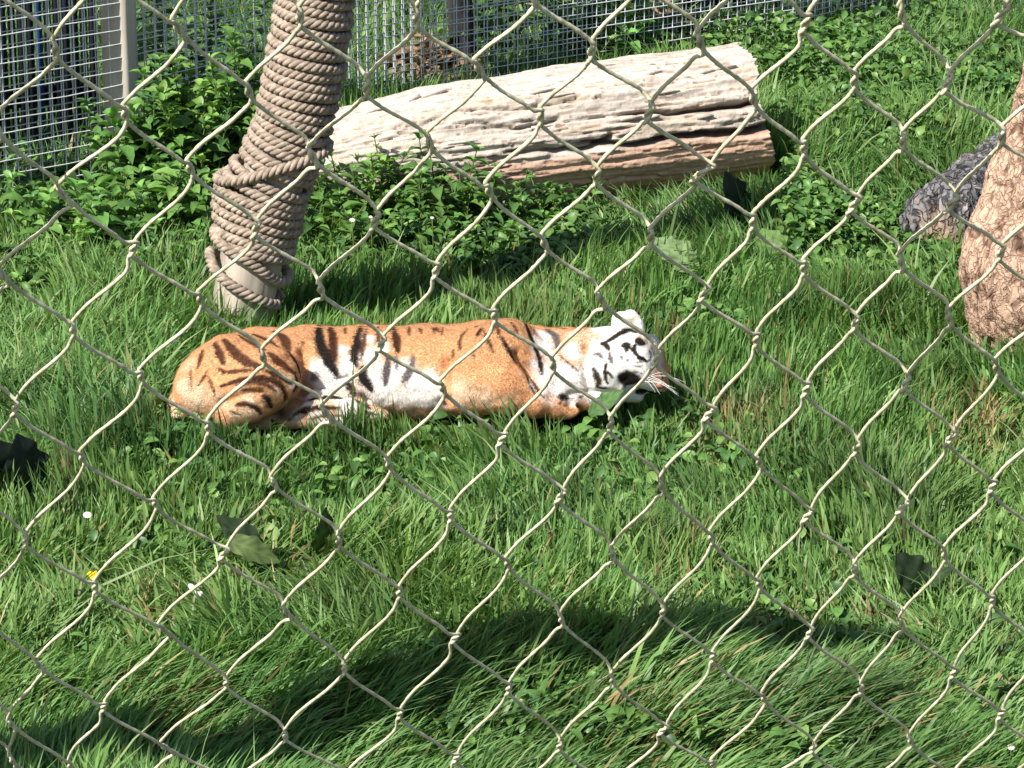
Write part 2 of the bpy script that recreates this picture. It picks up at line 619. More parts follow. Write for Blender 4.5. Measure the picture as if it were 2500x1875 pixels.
# ------------------------------------------------------------------ fallen log
def build_log():
    R1 = .252
    right = P(1822, 400, 11.95); right[2] = 0
    left = np.array([P(700, 400, 11.42)[0], 11.42, 0])
    d = right - left
    L = np.linalg.norm(d); d /= L
    nrm = np.array([d[1], -d[0], 0])          # towards the camera
    up = np.array([0, 0, 1.0])
    root = empty('fallen_log', (left + right) / 2)
    tag(root, 'bleached barkless fallen log with long cracks lying on the grass', 'log')
    m, n = 420, 300
    s = np.linspace(0, 1, m)
    a = np.linspace(0, 2 * math.pi, n, endpoint=False)     # 0 top, pi/2 camera side
    Sg, Ag = np.meshgrid(s, a, indexing='ij')
    R = R1 * np.interp(Sg, [0, .04, .12, .3, .6, 1], [.60, .70, .80, .90, .97, 1.0])
    x = Sg * L
    p = np.stack([np.cos(Ag) * 2.2, np.sin(Ag) * 2.2, x * .6], -1).reshape(-1, 3)
    big = fbm(p, 11, 3).reshape(m, n)
    # long fibres
    p = np.stack([np.cos(Ag) * 14, np.sin(Ag) * 14, x * 2.2 + .4 * np.sin(Ag * 3)], -1).reshape(-1, 3)
    fib = (1 - np.abs(fbm(p, 21, 3))).reshape(m, n)
    p = np.stack([np.cos(Ag) * 34, np.sin(Ag) * 34, x * 9], -1).reshape(-1, 3)
    fin = fbm(p, 31, 2).reshape(m, n)
    p = np.stack([np.cos(Ag) * 9, np.sin(Ag) * 9, x * 14], -1).reshape(-1, 3)
    knob = np.clip(fbm(p, 41, 3).reshape(m, n), 0, 1)
    topw = np.clip(np.cos(Ag - .5) * 1.4 + .35, .25, 1)
    disp = .014 * big + topw * (.0085 * (fib - .6) + .0045 * fin + .0065 * knob)

    def groove(ac, s0, s1, wd, dep, wav, sd):
        cx = ac + wav * vnoise(np.stack([s * L * 5, s * 0, s * 0], 1), sd) + .25 * wav * vnoise(np.stack([s * L * 24, s * 0, s * 0], 1), sd + 1)
        g = np.clip((s - s0) / .04, 0, 1) * np.clip((s1 - s) / .015, 0, 1)
        g = g * np.clip(.25 + .75 * ((s - s0) / (s1 - s0)), 0, 1)
        w_ = wd * (.45 + .55 * g)
        return -dep * g[:, None] * np.exp(-((Ag - cx[:, None]) / w_[:, None]) ** 2)
    gs = groove(1.17, .66, 1.03, .040, .09, .08, 51) + groove(1.50, .55, 1.03, .055, .10, .08, 61)
    gs += groove(1.42, .40, .66, .05, .045, .12, 71) + groove(.8, .15, .6, .022, .03, .12, 81) + groove(.45, .5, .95, .018, .022, .1, 91)
    gs += groove(2.15, .3, .98, .018, .02, .06, 95) + groove(1.0, .3, .55, .03, .03, .12, 97) + groove(2.4, .45, .95, .015, .018, .06, 99)
    Rr = R + disp + gs
    cz = R1 * .93 + 0 * s
    cz = np.interp(s, [0, .12, .3, .6, 1], [.155, .175, .20, .225, R1 * .93 + .02])
    xe = x + np.where(Sg > .93, (Sg - .93) / .07 * (.020 * np.cos(Ag * 2 + 1) + .010 * fin + .03 * np.cos(Ag) * -1 + .02 * big), 0)
    ctr = left[None, None] + d * xe[..., None] + up * cz[:, None, None]
    V = ctr + (Rr * np.cos(Ag))[..., None] * up + (Rr * np.sin(Ag))[..., None] * nrm
    V = V.reshape(-1, 3)
    i = np.arange(m - 1)[:, None] * n; j = np.arange(n)[None]
    F = np.stack([i + j, i + n + j, i + n + (j + 1) % n, i + (j + 1) % n], -1).reshape(-1, 4)
    F = np.concatenate([F[:, [0, 1, 2]], F[:, [0, 2, 3]]])
    # colours: silvered upper side, pinkish fresh wood low on the side
    lowf = np.clip((Ag - 1.55 + .10 * big) / .07, 0, 1) * (Ag < math.pi * 1.3)
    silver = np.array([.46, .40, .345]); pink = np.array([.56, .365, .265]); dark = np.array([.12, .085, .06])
    colr = silver * (1 - lowf[..., None]) + pink * lowf[..., None]
    colr = colr * (1 + .16 * fin[..., None] + .10 * big[..., None])
    st = np.clip(fbm(np.stack([np.cos(Ag) * 16, np.sin(Ag) * 16, x * 1.3], -1).reshape(-1, 3), 131, 3).reshape(m, n) * 1.6, -1, 1)
    colr = colr * (1 + .12 * st[..., None])
    # fine drying checks that break the surface into flakes
    ck = np.abs(fbm(np.stack([np.cos(Ag) * 26, np.sin(Ag) * 26, x * 5 + 1.5 * big], -1).reshape(-1, 3), 141, 3).reshape(m, n))
    ckm = np.clip((.10 - ck) / .05, 0, 1) * topw * np.clip(.7 + knob, 0, 1)
    Rr = Rr - .008 * ckm
    V = (ctr + (Rr * np.cos(Ag))[..., None] * up + (Rr * np.sin(Ag))[..., None] * nrm).reshape(-1, 3)
    colr = colr * (1 - .55 * ckm[..., None] * np.array([.8, 1.0, 1.15]))
    warm = np.clip(fbm(np.stack([np.cos(Ag) * 3, np.sin(Ag) * 3, x * 3], -1).reshape(-1, 3), 133, 2).reshape(m, n) - .25, 0, 1)[..., None]
    colr = colr * (1 - .5 * warm) + np.array([.40, .27, .15]) * .5 * warm
    crack_shade = np.clip(-gs / .03, 0, 1)[..., None]
    colr = colr * (1 - .8 * crack_shade) + dark * .5 * crack_shade  # shade down in the cracks painted into the wood colour
    colr = colr.reshape(-1, 3)
    # end faces
    caps = []
    Vl = [V]; Cl = [colr]; Fl = [F]; nb = len(V)
    for e, k in ((0, 0), (1, m - 1)):
        ring = np.arange(n) + k * n
        c = V[ring].mean(0)
        prev = ring
        for q, f in enumerate((.85, .62, .38, .16)):
            rv = c + (V[ring] - c) * f + d * (.012 * vnoise(np.stack([a * 7, a * 0 + q, a * 0], 1), 5 + q))[:, None] * (1 if e else -1)
            Vl.append(rv); Cl.append(np.tile([.46, .37, .26], (n, 1)) * (1 + .12 * np.sin(q * 2.0)))
            cur = np.arange(n) + nb; nb += n
            qd = np.stack([prev, cur, np.roll(cur, -1), np.roll(prev, -1)], 1)
            if not e: qd = qd[:, ::-1]
            Fl.append(np.concatenate([qd[:, [0, 1, 2]], qd[:, [0, 2, 3]]]))
            prev = cur
        Vl.append(c[None]); Cl.append(np.array([[.36, .27, .18]]))
        ci = nb; nb += 1
        t = np.stack([np.full(n, ci), prev, np.roll(prev, -1)], 1)
        Fl.append(t if not e else t[:, ::-1])
    M = mat_vcol('weathered log wood', .85, .15, 0, 55, .12)
    t = M.node_tree
    b = t.nodes['Principled BSDF']
    tc = t.nodes.new('ShaderNodeTexCoord'); nn = t.nodes.new('ShaderNodeTexNoise'); nn.inputs['Scale'].default_value = 70; nn.inputs['Detail'].default_value = 5
    bp = t.nodes.new('ShaderNodeBump'); bp.inputs['Strength'].default_value = .5; bp.inputs['Distance'].default_value = .006
    t.links.new(tc.outputs['Object'], nn.inputs['Vector']); t.links.new(nn.outputs['Fac'], bp.inputs['Height']); t.links.new(bp.outputs[0], b.inputs['Normal'])
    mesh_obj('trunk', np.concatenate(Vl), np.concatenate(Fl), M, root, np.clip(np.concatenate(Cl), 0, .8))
    # splinters standing proud of the broken upper side
    g = np.random.default_rng(12)
    for k in range(26):
        sk = g.uniform(.08, .96); ak = g.uniform(-.1, 1.35)
        i0 = int(sk * (m - 1)); j0 = int((ak % (2 * math.pi)) / (2 * math.pi) * n)
        b0 = V[i0 * n + j0]
        o = up * math.cos(ak) + nrm * math.sin(ak)
        Lk = g.uniform(.04, .12)
        w_ = g.uniform(.005, .011)
        pth = np.array([b0 - o * .006 - d * Lk * .5, b0 + o * .004, b0 + o * g.uniform(.004, .011) + d * Lk * .5])
        Vs, Fs = tube(pth, np.array([w_, w_ * .9, w_ * .25]), 5)
        cc = np.tile(silver * g.uniform(.8, 1.08), (len(Vs), 1))
        mesh_obj('splinter', Vs, Fs, M, root, cc)
    return left, right, d, R1


LOG = build_log()

# ------------------------------------------------------------------ tiger
TY = 9.2
TS = FPX / (TY * CP + (CAMZ - .13) * SP)      # photo pixels per metre at the tiger


def T3(px, py, dy=0.0):
    return P(px, py, TY + dy)


class Sdf:
    def __init__(s, lo, hi, h):
        s.lo = np.array(lo); s.h = h
        s.n = [int(math.ceil((hi[i] - lo[i]) / h)) + 1 for i in range(3)]
        s.F = np.full(s.n, 1.0, np.float32)
        s.ax = [(s.lo[i] + np.arange(s.n[i]) * h).astype(np.float32) for i in range(3)]

    def cap(s, A, B, k=.03, sy=1.0, sub=False):
        """A,B = (px,py,dy,r_px)"""
        a = T3(*A[:3]); b = T3(*B[:3])
        ra, rb = A[3] / TS, B[3] / TS
        s.seg(a, b, ra, rb, k, sy, sub)

    def seg(s, a, b, ra, rb, k=.03, sy=1.0, sub=False):
        rm = (max(ra, rb)) * max(1, sy) + k + .05
        sl = []
        for i in range(3):
            l = int(max(0, math.floor((min(a[i], b[i]) - rm - s.lo[i]) / s.h)))
            u = int(min(s.n[i], math.ceil((max(a[i], b[i]) + rm - s.lo[i]) / s.h) + 1))
            if u <= l: return
            sl.append(slice(l, u))
        X = s.ax[0][sl[0]][:, None, None] - a[0]; Y = (s.ax[1][sl[1]][None, :, None] - a[1]) / sy; Z = s.ax[2][sl[2]][None, None, :] - a[2]
        d = (b - a) * np.array([1, 1 / sy, 1])
        dd = max(1e-9, float(d @ d))
        t = np.clip((X * d[0] + Y * d[1] + Z * d[2]) / dd, 0, 1)
        q = np.sqrt((X - t * d[0]) ** 2 + (Y - t * d[1]) ** 2 + (Z - t * d[2]) ** 2) - (ra + (rb - ra) * t)
        F = s.F[tuple(sl)]
        if sub:
            h = np.clip(.5 - .5 * (F + q) / k, 0, 1)
            s.F[tuple(sl)] = F * (1 - h) + (-q) * h + k * h * (1 - h)
        else:
            h = np.clip(.5 + .5 * (F - q) / k, 0, 1)
            s.F[tuple(sl)] = F * (1 - h) + q * h - k * h * (1 - h)

    def mesh(s):
        F = s.F
        nx, ny, nz = s.n
        inside = F < 0
        acc = np.zeros((nx - 1, ny - 1, nz - 1, 3), np.float32); cnt = np.zeros((nx - 1, ny - 1, nz - 1), np.float32)
        cor = [(a, b, c) for a in (0, 1) for b in (0, 1) for c in (0, 1)]

        def sub(A, c): return A[c[0]:nx - 1 + c[0], c[1]:ny - 1 + c[1], c[2]:nz - 1 + c[2]]
        for c in cor:
            for ax_ in range(3):
                if c[ax_]: continue
                c2 = list(c); c2[ax_] = 1
                f0, f1 = sub(F, c), sub(F, c2)
                cr = sub(inside, c) != sub(inside, c2)
                ix = np.nonzero(cr)
                t = f0[ix] / (f0[ix] - f1[ix])
                for q in range(3):
                    acc[ix[0], ix[1], ix[2], q] += c[q] + (t if q == ax_ else 0)
                cnt[ix] += 1
        cells = np.nonzero(cnt)
        idm = np.full(cnt.shape, -1, np.int64); idm[cells] = np.arange(len(cells[0]))
        V = (np.stack(cells, 1) + acc[cells] / cnt[cells][:, None]) * s.h + s.lo
        Fs = []
        for ax_ in range(3):
            o1, o2 = (ax_ + 1) % 3, (ax_ + 2) % 3
            sl0 = [slice(1, -1)] * 3; sl1 = [slice(1, -1)] * 3
            sl0[ax_] = slice(0, -1); sl1[ax_] = slice(1, None)
            a, b = inside[tuple(sl0)], inside[tuple(sl1)]
            ix = np.array(np.nonzero(a != b))
            base = ix.copy()
            for q in range(3):
                if q != ax_: base[q] += 1

            def cell(d1, d2):
                c = base.copy(); c[o1] += d1; c[o2] += d2
                return idm[c[0], c[1], c[2]]
            qd = np.stack([cell(-1, -1), cell(0, -1), cell(0, 0), cell(-1, 0)], 1)
            flip = b[tuple(np.nonzero(a != b))]
            qd[flip] = qd[flip][:, ::-1]
            Fs.append(qd)
        return V, np.concatenate(Fs)


def build_tiger():
    lo = T3(395, 900); hi = T3(1670, 900)
    S = Sdf((lo[0], 8.80, -.06), (hi[0], 9.62, .42), .0055)
    # trunk lying on its side, back away from us
    sp = [(552, 932, .05, 98), (640, 914, .07, 107), (760, 908, .10, 109), (900, 904, .11, 106), (1030, 904, .10, 106), (1190, 900, .04, 112), (1290, 898, .05, 98), (1390, 893, .04, 84), (1480, 885, .02, 74)]
    for a, b in zip(sp[:-1], sp[1:]): S.cap(a, b, .03, 1.25)
    # sagging belly between the legs
    S.cap((820, 945, .05, 64), (1040, 945, .05, 62), .05, 1.2)
    # rump and upper thigh
    S.cap((522, 934, .0, 86), (570, 930, -.03, 90), .04, 1.2)
    S.cap((500, 950, -.06, 74), (640, 925, -.13, 80), .04)
    S.cap((560, 900, -.04, 84), (672, 920, -.13, 66), .035)
    S.cap((678, 940, -.155, 50), (610, 985, -.165, 44), .022)
    S.cap((610, 987, -.165, 42), (560, 1008, -.14, 36), .02)
    S.cap((562, 1012, -.11, 30), (660, 1026, -.13, 24), .02)
    S.cap((660, 1026, -.13, 26), (700, 1026, -.13, 20), .012)
    # lower hind leg
    S.cap((715, 992, -.10, 44), (850, 996, -.11, 46), .014)
    S.cap((705, 1016, -.12, 28), (845, 1018, -.12, 26), .018)
    S.cap((850, 1004, -.11, 34), (915, 1012, -.11, 20), .018)
    S.cap((915, 1012, -.11, 20), (940, 1014, -.11, 14), .01)
    # shoulder, upper arm, forearm, paw
    S.cap((1215, 868, -.04, 84), (1165, 930, -.12, 72), .035)
    S.cap((1245, 850, -.02, 66), (1255, 880, -.06, 66), .04)
    S.cap((1125, 958, -.14, 44), (1230, 955, -.16, 54), .03)
    S.cap((1215, 935, -.15, 60), (1310, 982, -.16, 35), .025)
    S.cap((1310, 982, -.16, 35), (1375, 1000, -.15, 24), .02)
    for k, (e, f) in enumerate(((1400, 994), (1406, 1001), (1404, 1008), (1394, 1013))):
        S.cap((1368, 1000 + (k - 1.5) * 6, -.14, 13), (e, f, -.14 - .008 * k, 9), .006)
    # other foreleg under the chin
    S.cap((1330, 965, -.05, 40), (1440, 972, -.08, 25), .02)
    S.cap((1440, 972, -.08, 24), (1495, 975, -.09, 19), .012)
    # chest, throat, ruff
    S.cap((1330, 930, -.05, 66), (1420, 920, -.05, 60), .05)
    S.cap((1440, 900, -.05, 58), (1475, 930, -.07, 44), .03)
    S.cap((1425, 850, -.01, 48), (1470, 850, -.01, 48), .03)
    # head
    S.cap((1515, 868, -.03, 68), (1540, 880, -.04, 62), .03, 1.1)
    S.cap((1490, 905, -.08, 46), (1505, 930, -.08, 36), .025)
    S.cap((1548, 840, -.05, 34), (1578, 848, -.03, 26), .02)
    S.cap((1585, 845, .03, 30), (1612, 905, .00, 24), .02)
    S.cap((1560, 905, -.07, 38), (1592, 925, -.06, 31), .018)
    S.cap((1588, 930, -.02, 32), (1608, 938, -.02, 26), .015)
    S.cap((1608, 918, -.02, 18), (1622, 938, -.03, 12), .008)
    S.cap((1520, 962, -.06, 22), (1556, 966, -.05, 19), .014)
    # mouth line
    S.cap((1548, 954, -.13, 4), (1590, 955, -.12, 5), .006, sub=True)
    S.cap((1590, 955, -.12, 5), (1618, 962, -.09, 5), .006, sub=True)
    # eye hollow
    S.cap((1560, 862, -.125, 6), (1572, 876, -.115, 6), .012, sub=True)
    # ear: a rounded cup
    for (x, y, r) in ((1515, 781, 22), (1540, 776, 22), (1548, 794, 24), (1524, 806, 30)):
        S.cap((x, y, -.03, r), (x + 3, y + 8, -.03, r), .012, .55)
    S.cap((1532, 789, -.062, 18), (1536, 806, -.058, 18), .01, .8, sub=True)
        # tail curled behind and along the rump
    tl = [(455, 930, .10, 26), (430, 985, .04, 20), (438, 1010, .0, 18)]
    for a, b in zip(tl[:-1], tl[1:]): S.cap(a, b, .02)
    V, F = S.mesh()
    # relax
    n = len(V)
    E = np.concatenate([F[:, [0, 1]], F[:, [1, 2]], F[:, [2, 3]], F[:, [3, 0]]])
    deg = np.bincount(E.ravel(), minlength=n).astype(float)
    for it in range(3):
        acc = np.zeros((n, 3))
        for c in range(3):
            acc[:, c] = np.bincount(E[:, 0], V[E[:, 1], c], n) + np.bincount(E[:, 1], V[E[:, 0], c], n)
        V = V * .5 + .5 * acc / deg[:, None]

    def normals(V):
        fn = np.cross(V[F[:, 2]] - V[F[:, 0]], V[F[:, 3]] - V[F[:, 1]])
        N = np.zeros((n, 3))
        for k in range(4):
            for c in range(3): N[:, c] += np.bincount(F[:, k], fn[:, c], n)
        return N / (np.linalg.norm(N, axis=1, keepdims=True) + 1e-12)
    N = normals(V)
    sgn = 1.0
    if ((V - V.mean(0)) * N).sum() < 0:
        F = F[:, ::-1]; N = -N
    ishead = np.clip((V[:, 0] - T3(1400, 900)[0]) / .05, 0, 1)
    # loose skin and tufts
    dsp = .0045 * fbm(V * np.array([9, 9, 14]), 3, 3) * (1 - .6 * ishead) + .0022 * fbm(V * 38, 9, 2)
    V = V + N * dsp[:, None]
    N = normals(V)
    bvh = BVHTree.FromPolygons([tuple(v) for v in V.tolist()], F.tolist())

    def hit(px, py):
        d = ray(px, py)
        loc, nn, i, dist = bvh.ray_cast(Vector((0, 0, CAMZ)), Vector(d).normalized())
        for q in range(1, 6):
            if loc is not None: break
            loc, nn, i, dist = bvh.ray_cast(Vector((0, 0, CAMZ)), Vector(ray(px, py + 4 * q)).normalized())
        return None if loc is None else np.array(loc)
    dsp2 = np.zeros(n)

    def crease(pts, wd, dep):
        pp = smooth_path(np.array(pts, float), 10)
        hs = [h for h in (hit(x, y) for x, y in pp) if h is not None]
        if not hs: return
        dm = np.full(n, 9.0)
        for h in hs: dm = np.minimum(dm, np.linalg.norm(V - h, axis=1))
        dsp2[:] = np.minimum(dsp2, -dep * np.exp(-(dm / wd) ** 2))
    crease([(740, 850), (748, 905), (738, 955), (700, 1000)], .018, .030)
    crease([(1090, 880), (1086, 930), (1092, 985)], .016, .028)
    crease([(1265, 860), (1300, 915), (1335, 960), (1400, 985)], .015, .028)
    crease([(700, 985), (790, 955), (870, 965), (905, 990)], .012, .020)
    crease([(1430, 850), (1428, 900), (1440, 955)], .014, .014)
    crease([(640, 960), (590, 965), (545, 985)], .012, .014)
    crease([(1390, 962), (1450, 958), (1500, 960)], .009, .014)
    crease([(1160, 800), (1130, 850), (1100, 890)], .02, .012)
    V = V + N * dsp2[:, None]
    N = normals(V)
    Z1 = lambda x, y: (400 + x / 3.16, 720 + y / 3.16)
    Z2 = lambda x, y: (1050 + x / 3.16, 720 + y / 3.16)
    ZH = lambda x, y: (1450 + x / 5.925, 740 + y / 5.925)
    orange = np.array([.57, .30, .145]); cream = np.array([.64, .50, .36]); white = np.array([.74, .70, .66])
    black = np.array([.020, .014, .012]); brown = np.array([.085, .035, .018]); grey = np.array([.30, .26, .25])
    col = np.tile(orange, (n, 1)) * (1 + .10 * fbm(V * 6, 15, 2))[:, None]
    col = col * (1 - .18 * np.clip((V[:, 2:3] - .2) / .1, 0, 1)) 
    # pale underside of everything near the ground
    lowm = np.clip((.075 - V[:, 2]) / .06, 0, 1)[:, None]
    col = col * (1 - lowm) + cream * lowm

    hw = (np.clip((V[:, 0] - T3(1432, 900)[0]) / .02, 0, 1) * np.clip((T3(1622, 900)[0] - V[:, 0]) / .02, 0, 1))[:, None]
    col = col * (1 - hw) + white * hw

    def spot(c, color, r, soft=.5, amt=1.0):
        nonlocal col
        soft = max(soft, .85)
        if c is None: return
        d = np.linalg.norm(V - c, axis=1) * (1 + .14 * fbm(V * 40, 77, 2))
        r = r * 1.3
        a = np.clip((r - d) / (r * soft), 0, 1)
        a = (a * a * (3 - 2 * a) * amt)[:, None]
        col = col * (1 - a) + color * a

    def stroke(Z, pts, wd, color, taper=True, jag=.20):
        nonlocal col
        sc = 5.925 if Z is ZH else 3.16
        pp = smooth_path(np.array(pts, float), 8) if len(pts) > 2 else np.linspace(pts[0], pts[-1], 9)
        W = []
        for k, (x, y) in enumerate(pp):
            h = hit(*Z(x, y))
            if h is None: continue
            t = k / max(1, len(pp) - 1)
            r = wd / sc / TS * .70
            if taper: r *= .45 + .75 * math.sin(math.pi * min(1, max(0, .12 + .8 * t)))
            W.append((h, r))
        if not W: return
        best = np.full(n, 9.0)
        c0 = np.array([h for h, r in W]); rm = max(r for h, r in W)
        near = np.nonzero(np.all((V > c0.min(0) - rm * 2.5 - .01) & (V < c0.max(0) + rm * 2.5 + .01), axis=1))[0]
        if not len(near): return
        b = np.full(len(near), 9.0)
        jn = 1 + jag * fbm(V[near] * np.array([60, 60, 30]), 5, 2)
        for h, r in W:
            b = np.minimum(b, np.linalg.norm(V[near] - h, axis=1) * jn / r)
        a = np.clip((1.25 - b) / .35, 0, 1)[:, None]
        col[near] = col[near] * (1 - a) + np.asarray(color) * a
    # ---- white parts
    for x, y, r in ((1100, 640, 70), (1170, 560, 90), (1280, 620, 110), (1260, 500, 70), (1420, 540, 95), (1400, 690, 120), (1380, 420, 60), (1600, 470, 105), (1590, 340, 60), (1620, 650, 130), (1760, 620, 110),
                    (1700, 400, 60), (1850, 560, 90), (1950, 650, 110), (2080, 720, 110), (1100, 740, 80), (1220, 760, 100), (1340, 780, 90), (1480, 800, 100), (1560, 900, 80), (1400, 860, 60), (1080, 560, 50), (1000, 690, 40), (1250, 700, 90), (1450, 900, 100), (1560, 800, 110), (1700, 780, 130), (1850, 790, 130), (1980, 800, 120), (2100, 820, 110), (2060, 640, 90), (1120, 860, 60), (1950, 720, 110), (1750, 720, 110), (1500, 470, 60)):
        spot(hit(*Z1(x, y)), white, r / 3.16 / TS, .55)
    for x, y, r in ((30, 700, 90), (20, 800, 90), (880, 320, 80), (840, 370, 85), (900, 390, 85), (1090, 410, 80), (860, 300, 62), (820, 420, 70), (830, 540, 80), (900, 640, 100), (1020, 600, 120), (1000, 720, 120), (930, 470, 70), (900, 760, 90), (800, 700, 60), (1150, 640, 110), (1250, 560, 110), (1120, 740, 100), (1120, 470, 50), (960, 810, 60),
                    (1290, 480, 100), (1260, 700, 90), (1430, 430, 120), (1480, 570, 120), (1400, 680, 110), (1250, 790, 80), (1100, 790, 80), (1380, 790, 70), (1560, 480, 110), (1600, 560, 80), (1550, 650, 110), (1560, 800, 70), (1480, 340, 90), (1560, 330, 60)):
        spot(hit(*Z2(x, y)), white, r / 3.16 / TS, .5)
    for x, y, r, am in ((250, 800, 150, .9), (150, 700, 90, .8), (190, 540, 90, .5), (420, 820, 110, .6), (640, 800, 90, .55), (690, 890, 90, .8), (560, 930, 100, .9), (880, 730, 70, .6), (1000, 850, 80, .5), (1250, 850, 110, .55), (1200, 950, 100, .6), (960, 640, 60, .4)):
        spot(hit(*Z1(x, y)), cream, r / 3.16 / TS, .8, am)
    for x, y, r, am in ((230, 760, 150, .85), (420, 800, 120, .75), (600, 830, 90, .55), (720, 330, 50, .35), (1150, 330, 80, .5), (700, 600, 50, .3)):
        spot(hit(*Z2(x, y)), cream, r / 3.16 / TS, .9, am)  # pale fur, plus blown-out sunlight on the lower forearm put in as cream
    # cheek and muzzle white, ear, brow
    for x, y, r in ((480, 520, 130), (330, 640, 130), (420, 900, 170), (300, 1080, 150), (600, 950, 130), (700, 700, 70), (560, 650, 90), (640, 1050, 90), (520, 1420, 110), (600, 1380, 70), (200, 820, 110), (120, 1100, 110), (700, 860, 70), (730, 1180, 70)):
        spot(hit(*ZH(x, y)), white, r / 5.925 / TS, .5)
    for x, y, r in ((400, 180, 90), (520, 150, 90), (600, 200, 70), (400, 270, 60), (560, 330, 80), (340, 190, 60)):
        spot(hit(*ZH(x, y)), white * np.array([.95, .9, .82]), r / 5.925 / TS, .6)
    for x, y, r in ((990, 290, 60), (1070, 300, 80), (1160, 310, 85), (1240, 300, 70), (1290, 330, 50)):
        spot(hit(*Z2(x, y)), orange * .8 + white * .2, r / 3.16 / TS, .9, .9)
    for x, y, r in ((1500, 930, 80), (1600, 930, 70), (1200, 930, 90), (1020, 930, 60), (1380, 940, 80), (1680, 930, 50)):
        spot(hit(*Z1(x, y)), white, r / 3.16 / TS, .9, .8)
    spot(hit(691, 1008), black, 24 / TS, .9, .9)  # shadowed gap between the hind legs painted black
    spot(hit(*ZH(540, 260)), np.array([.30, .23, .19]), 62 / 5.925 / TS, .9, .8)
    spot(hit(*ZH(470, 240)), np.array([.42, .33, .27]), 60 / 5.925 / TS, .9, .5)
    for x, y, r in ((660, 480, 50), (760, 560, 60), (830, 650, 50), (700, 440, 50), (860, 720, 40)):
        spot(hit(*ZH(x, y)), orange * .95, r / 5.925 / TS, .7, .85)
    for x, y, r in ((900, 1000, 80), (880, 1080, 95), (950, 1080, 80), (840, 1120, 60), (930, 960, 60)):
        spot(hit(*ZH(x, y)), np.array([.30, .14, .055]), r / 5.925 / TS, .7, .8)
    for x, y, r in ((120, 420, 60), (200, 400, 60), (300, 360, 60), (60, 480, 60)):
        spot(hit(*ZH(x, y)), np.array([.42, .33, .22]), r / 5.925 / TS, .8, .7)
    # ---- stripes on haunch and flank
    br = brown
    for pts, wd, c in (
        ([(1650, 245), (1660, 300), (1655, 360)], 20, br), ([(1890, 245), (1900, 310)], 18, br), ([(1400, 250), (1405, 300)], 16, br), ([(340, 620), (380, 700), (400, 780)], 14, br), ([(520, 900), (600, 930)], 16, br), ([(1120, 960), (1260, 930), (1400, 935)], 16, br),
        ([(300, 430), (285, 500), (265, 565)], 34, br), ([(395, 372), (440, 460), (472, 532)], 34, br),
        ([(470, 350), (540, 430), (640, 510), (760, 560)], 44, br), ([(580, 312), (680, 372), (780, 425)], 30, br),
        ([(690, 305), (800, 350), (880, 400)], 28, br), ([(862, 285), (930, 335), (962, 440)], 46, br),
        ([(815, 450), (900, 525), (1010, 605)], 36, br), ([(970, 445), (1030, 535), (1056, 625)], 20, black), ([(1012, 610), (1030, 680), (1005, 740)], 18, black),
        ([(460, 590), (600, 582), (760, 572)], 18, br), ([(450, 700), (600, 655), (760, 640), (880, 680), (940, 760), (935, 830)], 28, br * .6),
        ([(790, 585), (900, 632), (990, 690)], 24, br * .7), ([(560, 700), (690, 672), (800, 695), (872, 745)], 20, br),
        ([(610, 742), (720, 752), (800, 795), (832, 865)], 32, black), ([(560, 842), (640, 842), (720, 872), (752, 915)], 26, br * .6),
        ([(210, 540), (215, 640), (212, 740)], 10, br), ([(350, 560), (310, 640), (270, 700)], 12, br), ([(430, 560), (470, 590), (560, 600)], 16, br),
        ([(1078, 365), (1065, 480), (1115, 545)], 34, black), ([(1195, 240), (1210, 370), (1260, 480), (1335, 605)], 54, black), ([(1290, 240), (1312, 380), (1322, 500)], 44, br * .7),
        ([(1520, 245), (1490, 380), (1472, 480), (1490, 545)], 40, black), ([(1565, 245), (1540, 400), (1520, 500)], 24, br), ([(1540, 565), (1545, 640), (1605, 735)], 42, black),
        ([(1770, 235), (1800, 360), (1812, 440)], 36, br * .6), ([(1738, 470), (1722, 600), (1712, 690)], 34, grey * .35), ([(1420, 680), (1470, 760), (1535, 850)], 38, black * 2),
        ([(1932, 480), (1895, 600), (1850, 665)], 34, grey * .45), ([(1800, 470), (1805, 580)], 16, grey * .5), ([(1110, 605), (1185, 625)], 52, grey * .7),
        ([(1330, 640), (1420, 620)], 14, grey * .5), ([(1980, 255), (1990, 300)], 14, br), ([(2110, 250), (2120, 290)], 14, br),
        ([(960, 815), (1100, 800), (1280, 788), (1375, 795)], 22, black), ([(1035, 752), (1180, 745), (1285, 735)], 11, black),
        ([(990, 935), (1080, 892), (1200, 870), (1360, 872)], 26, br * .6), ([(940, 975), (1010, 940)], 16, br), ([(1100, 905), (1180, 880)], 14, br), ([(1480, 930), (1560, 905), (1650, 925)], 18, br)):
        stroke(Z1, pts, wd, c)
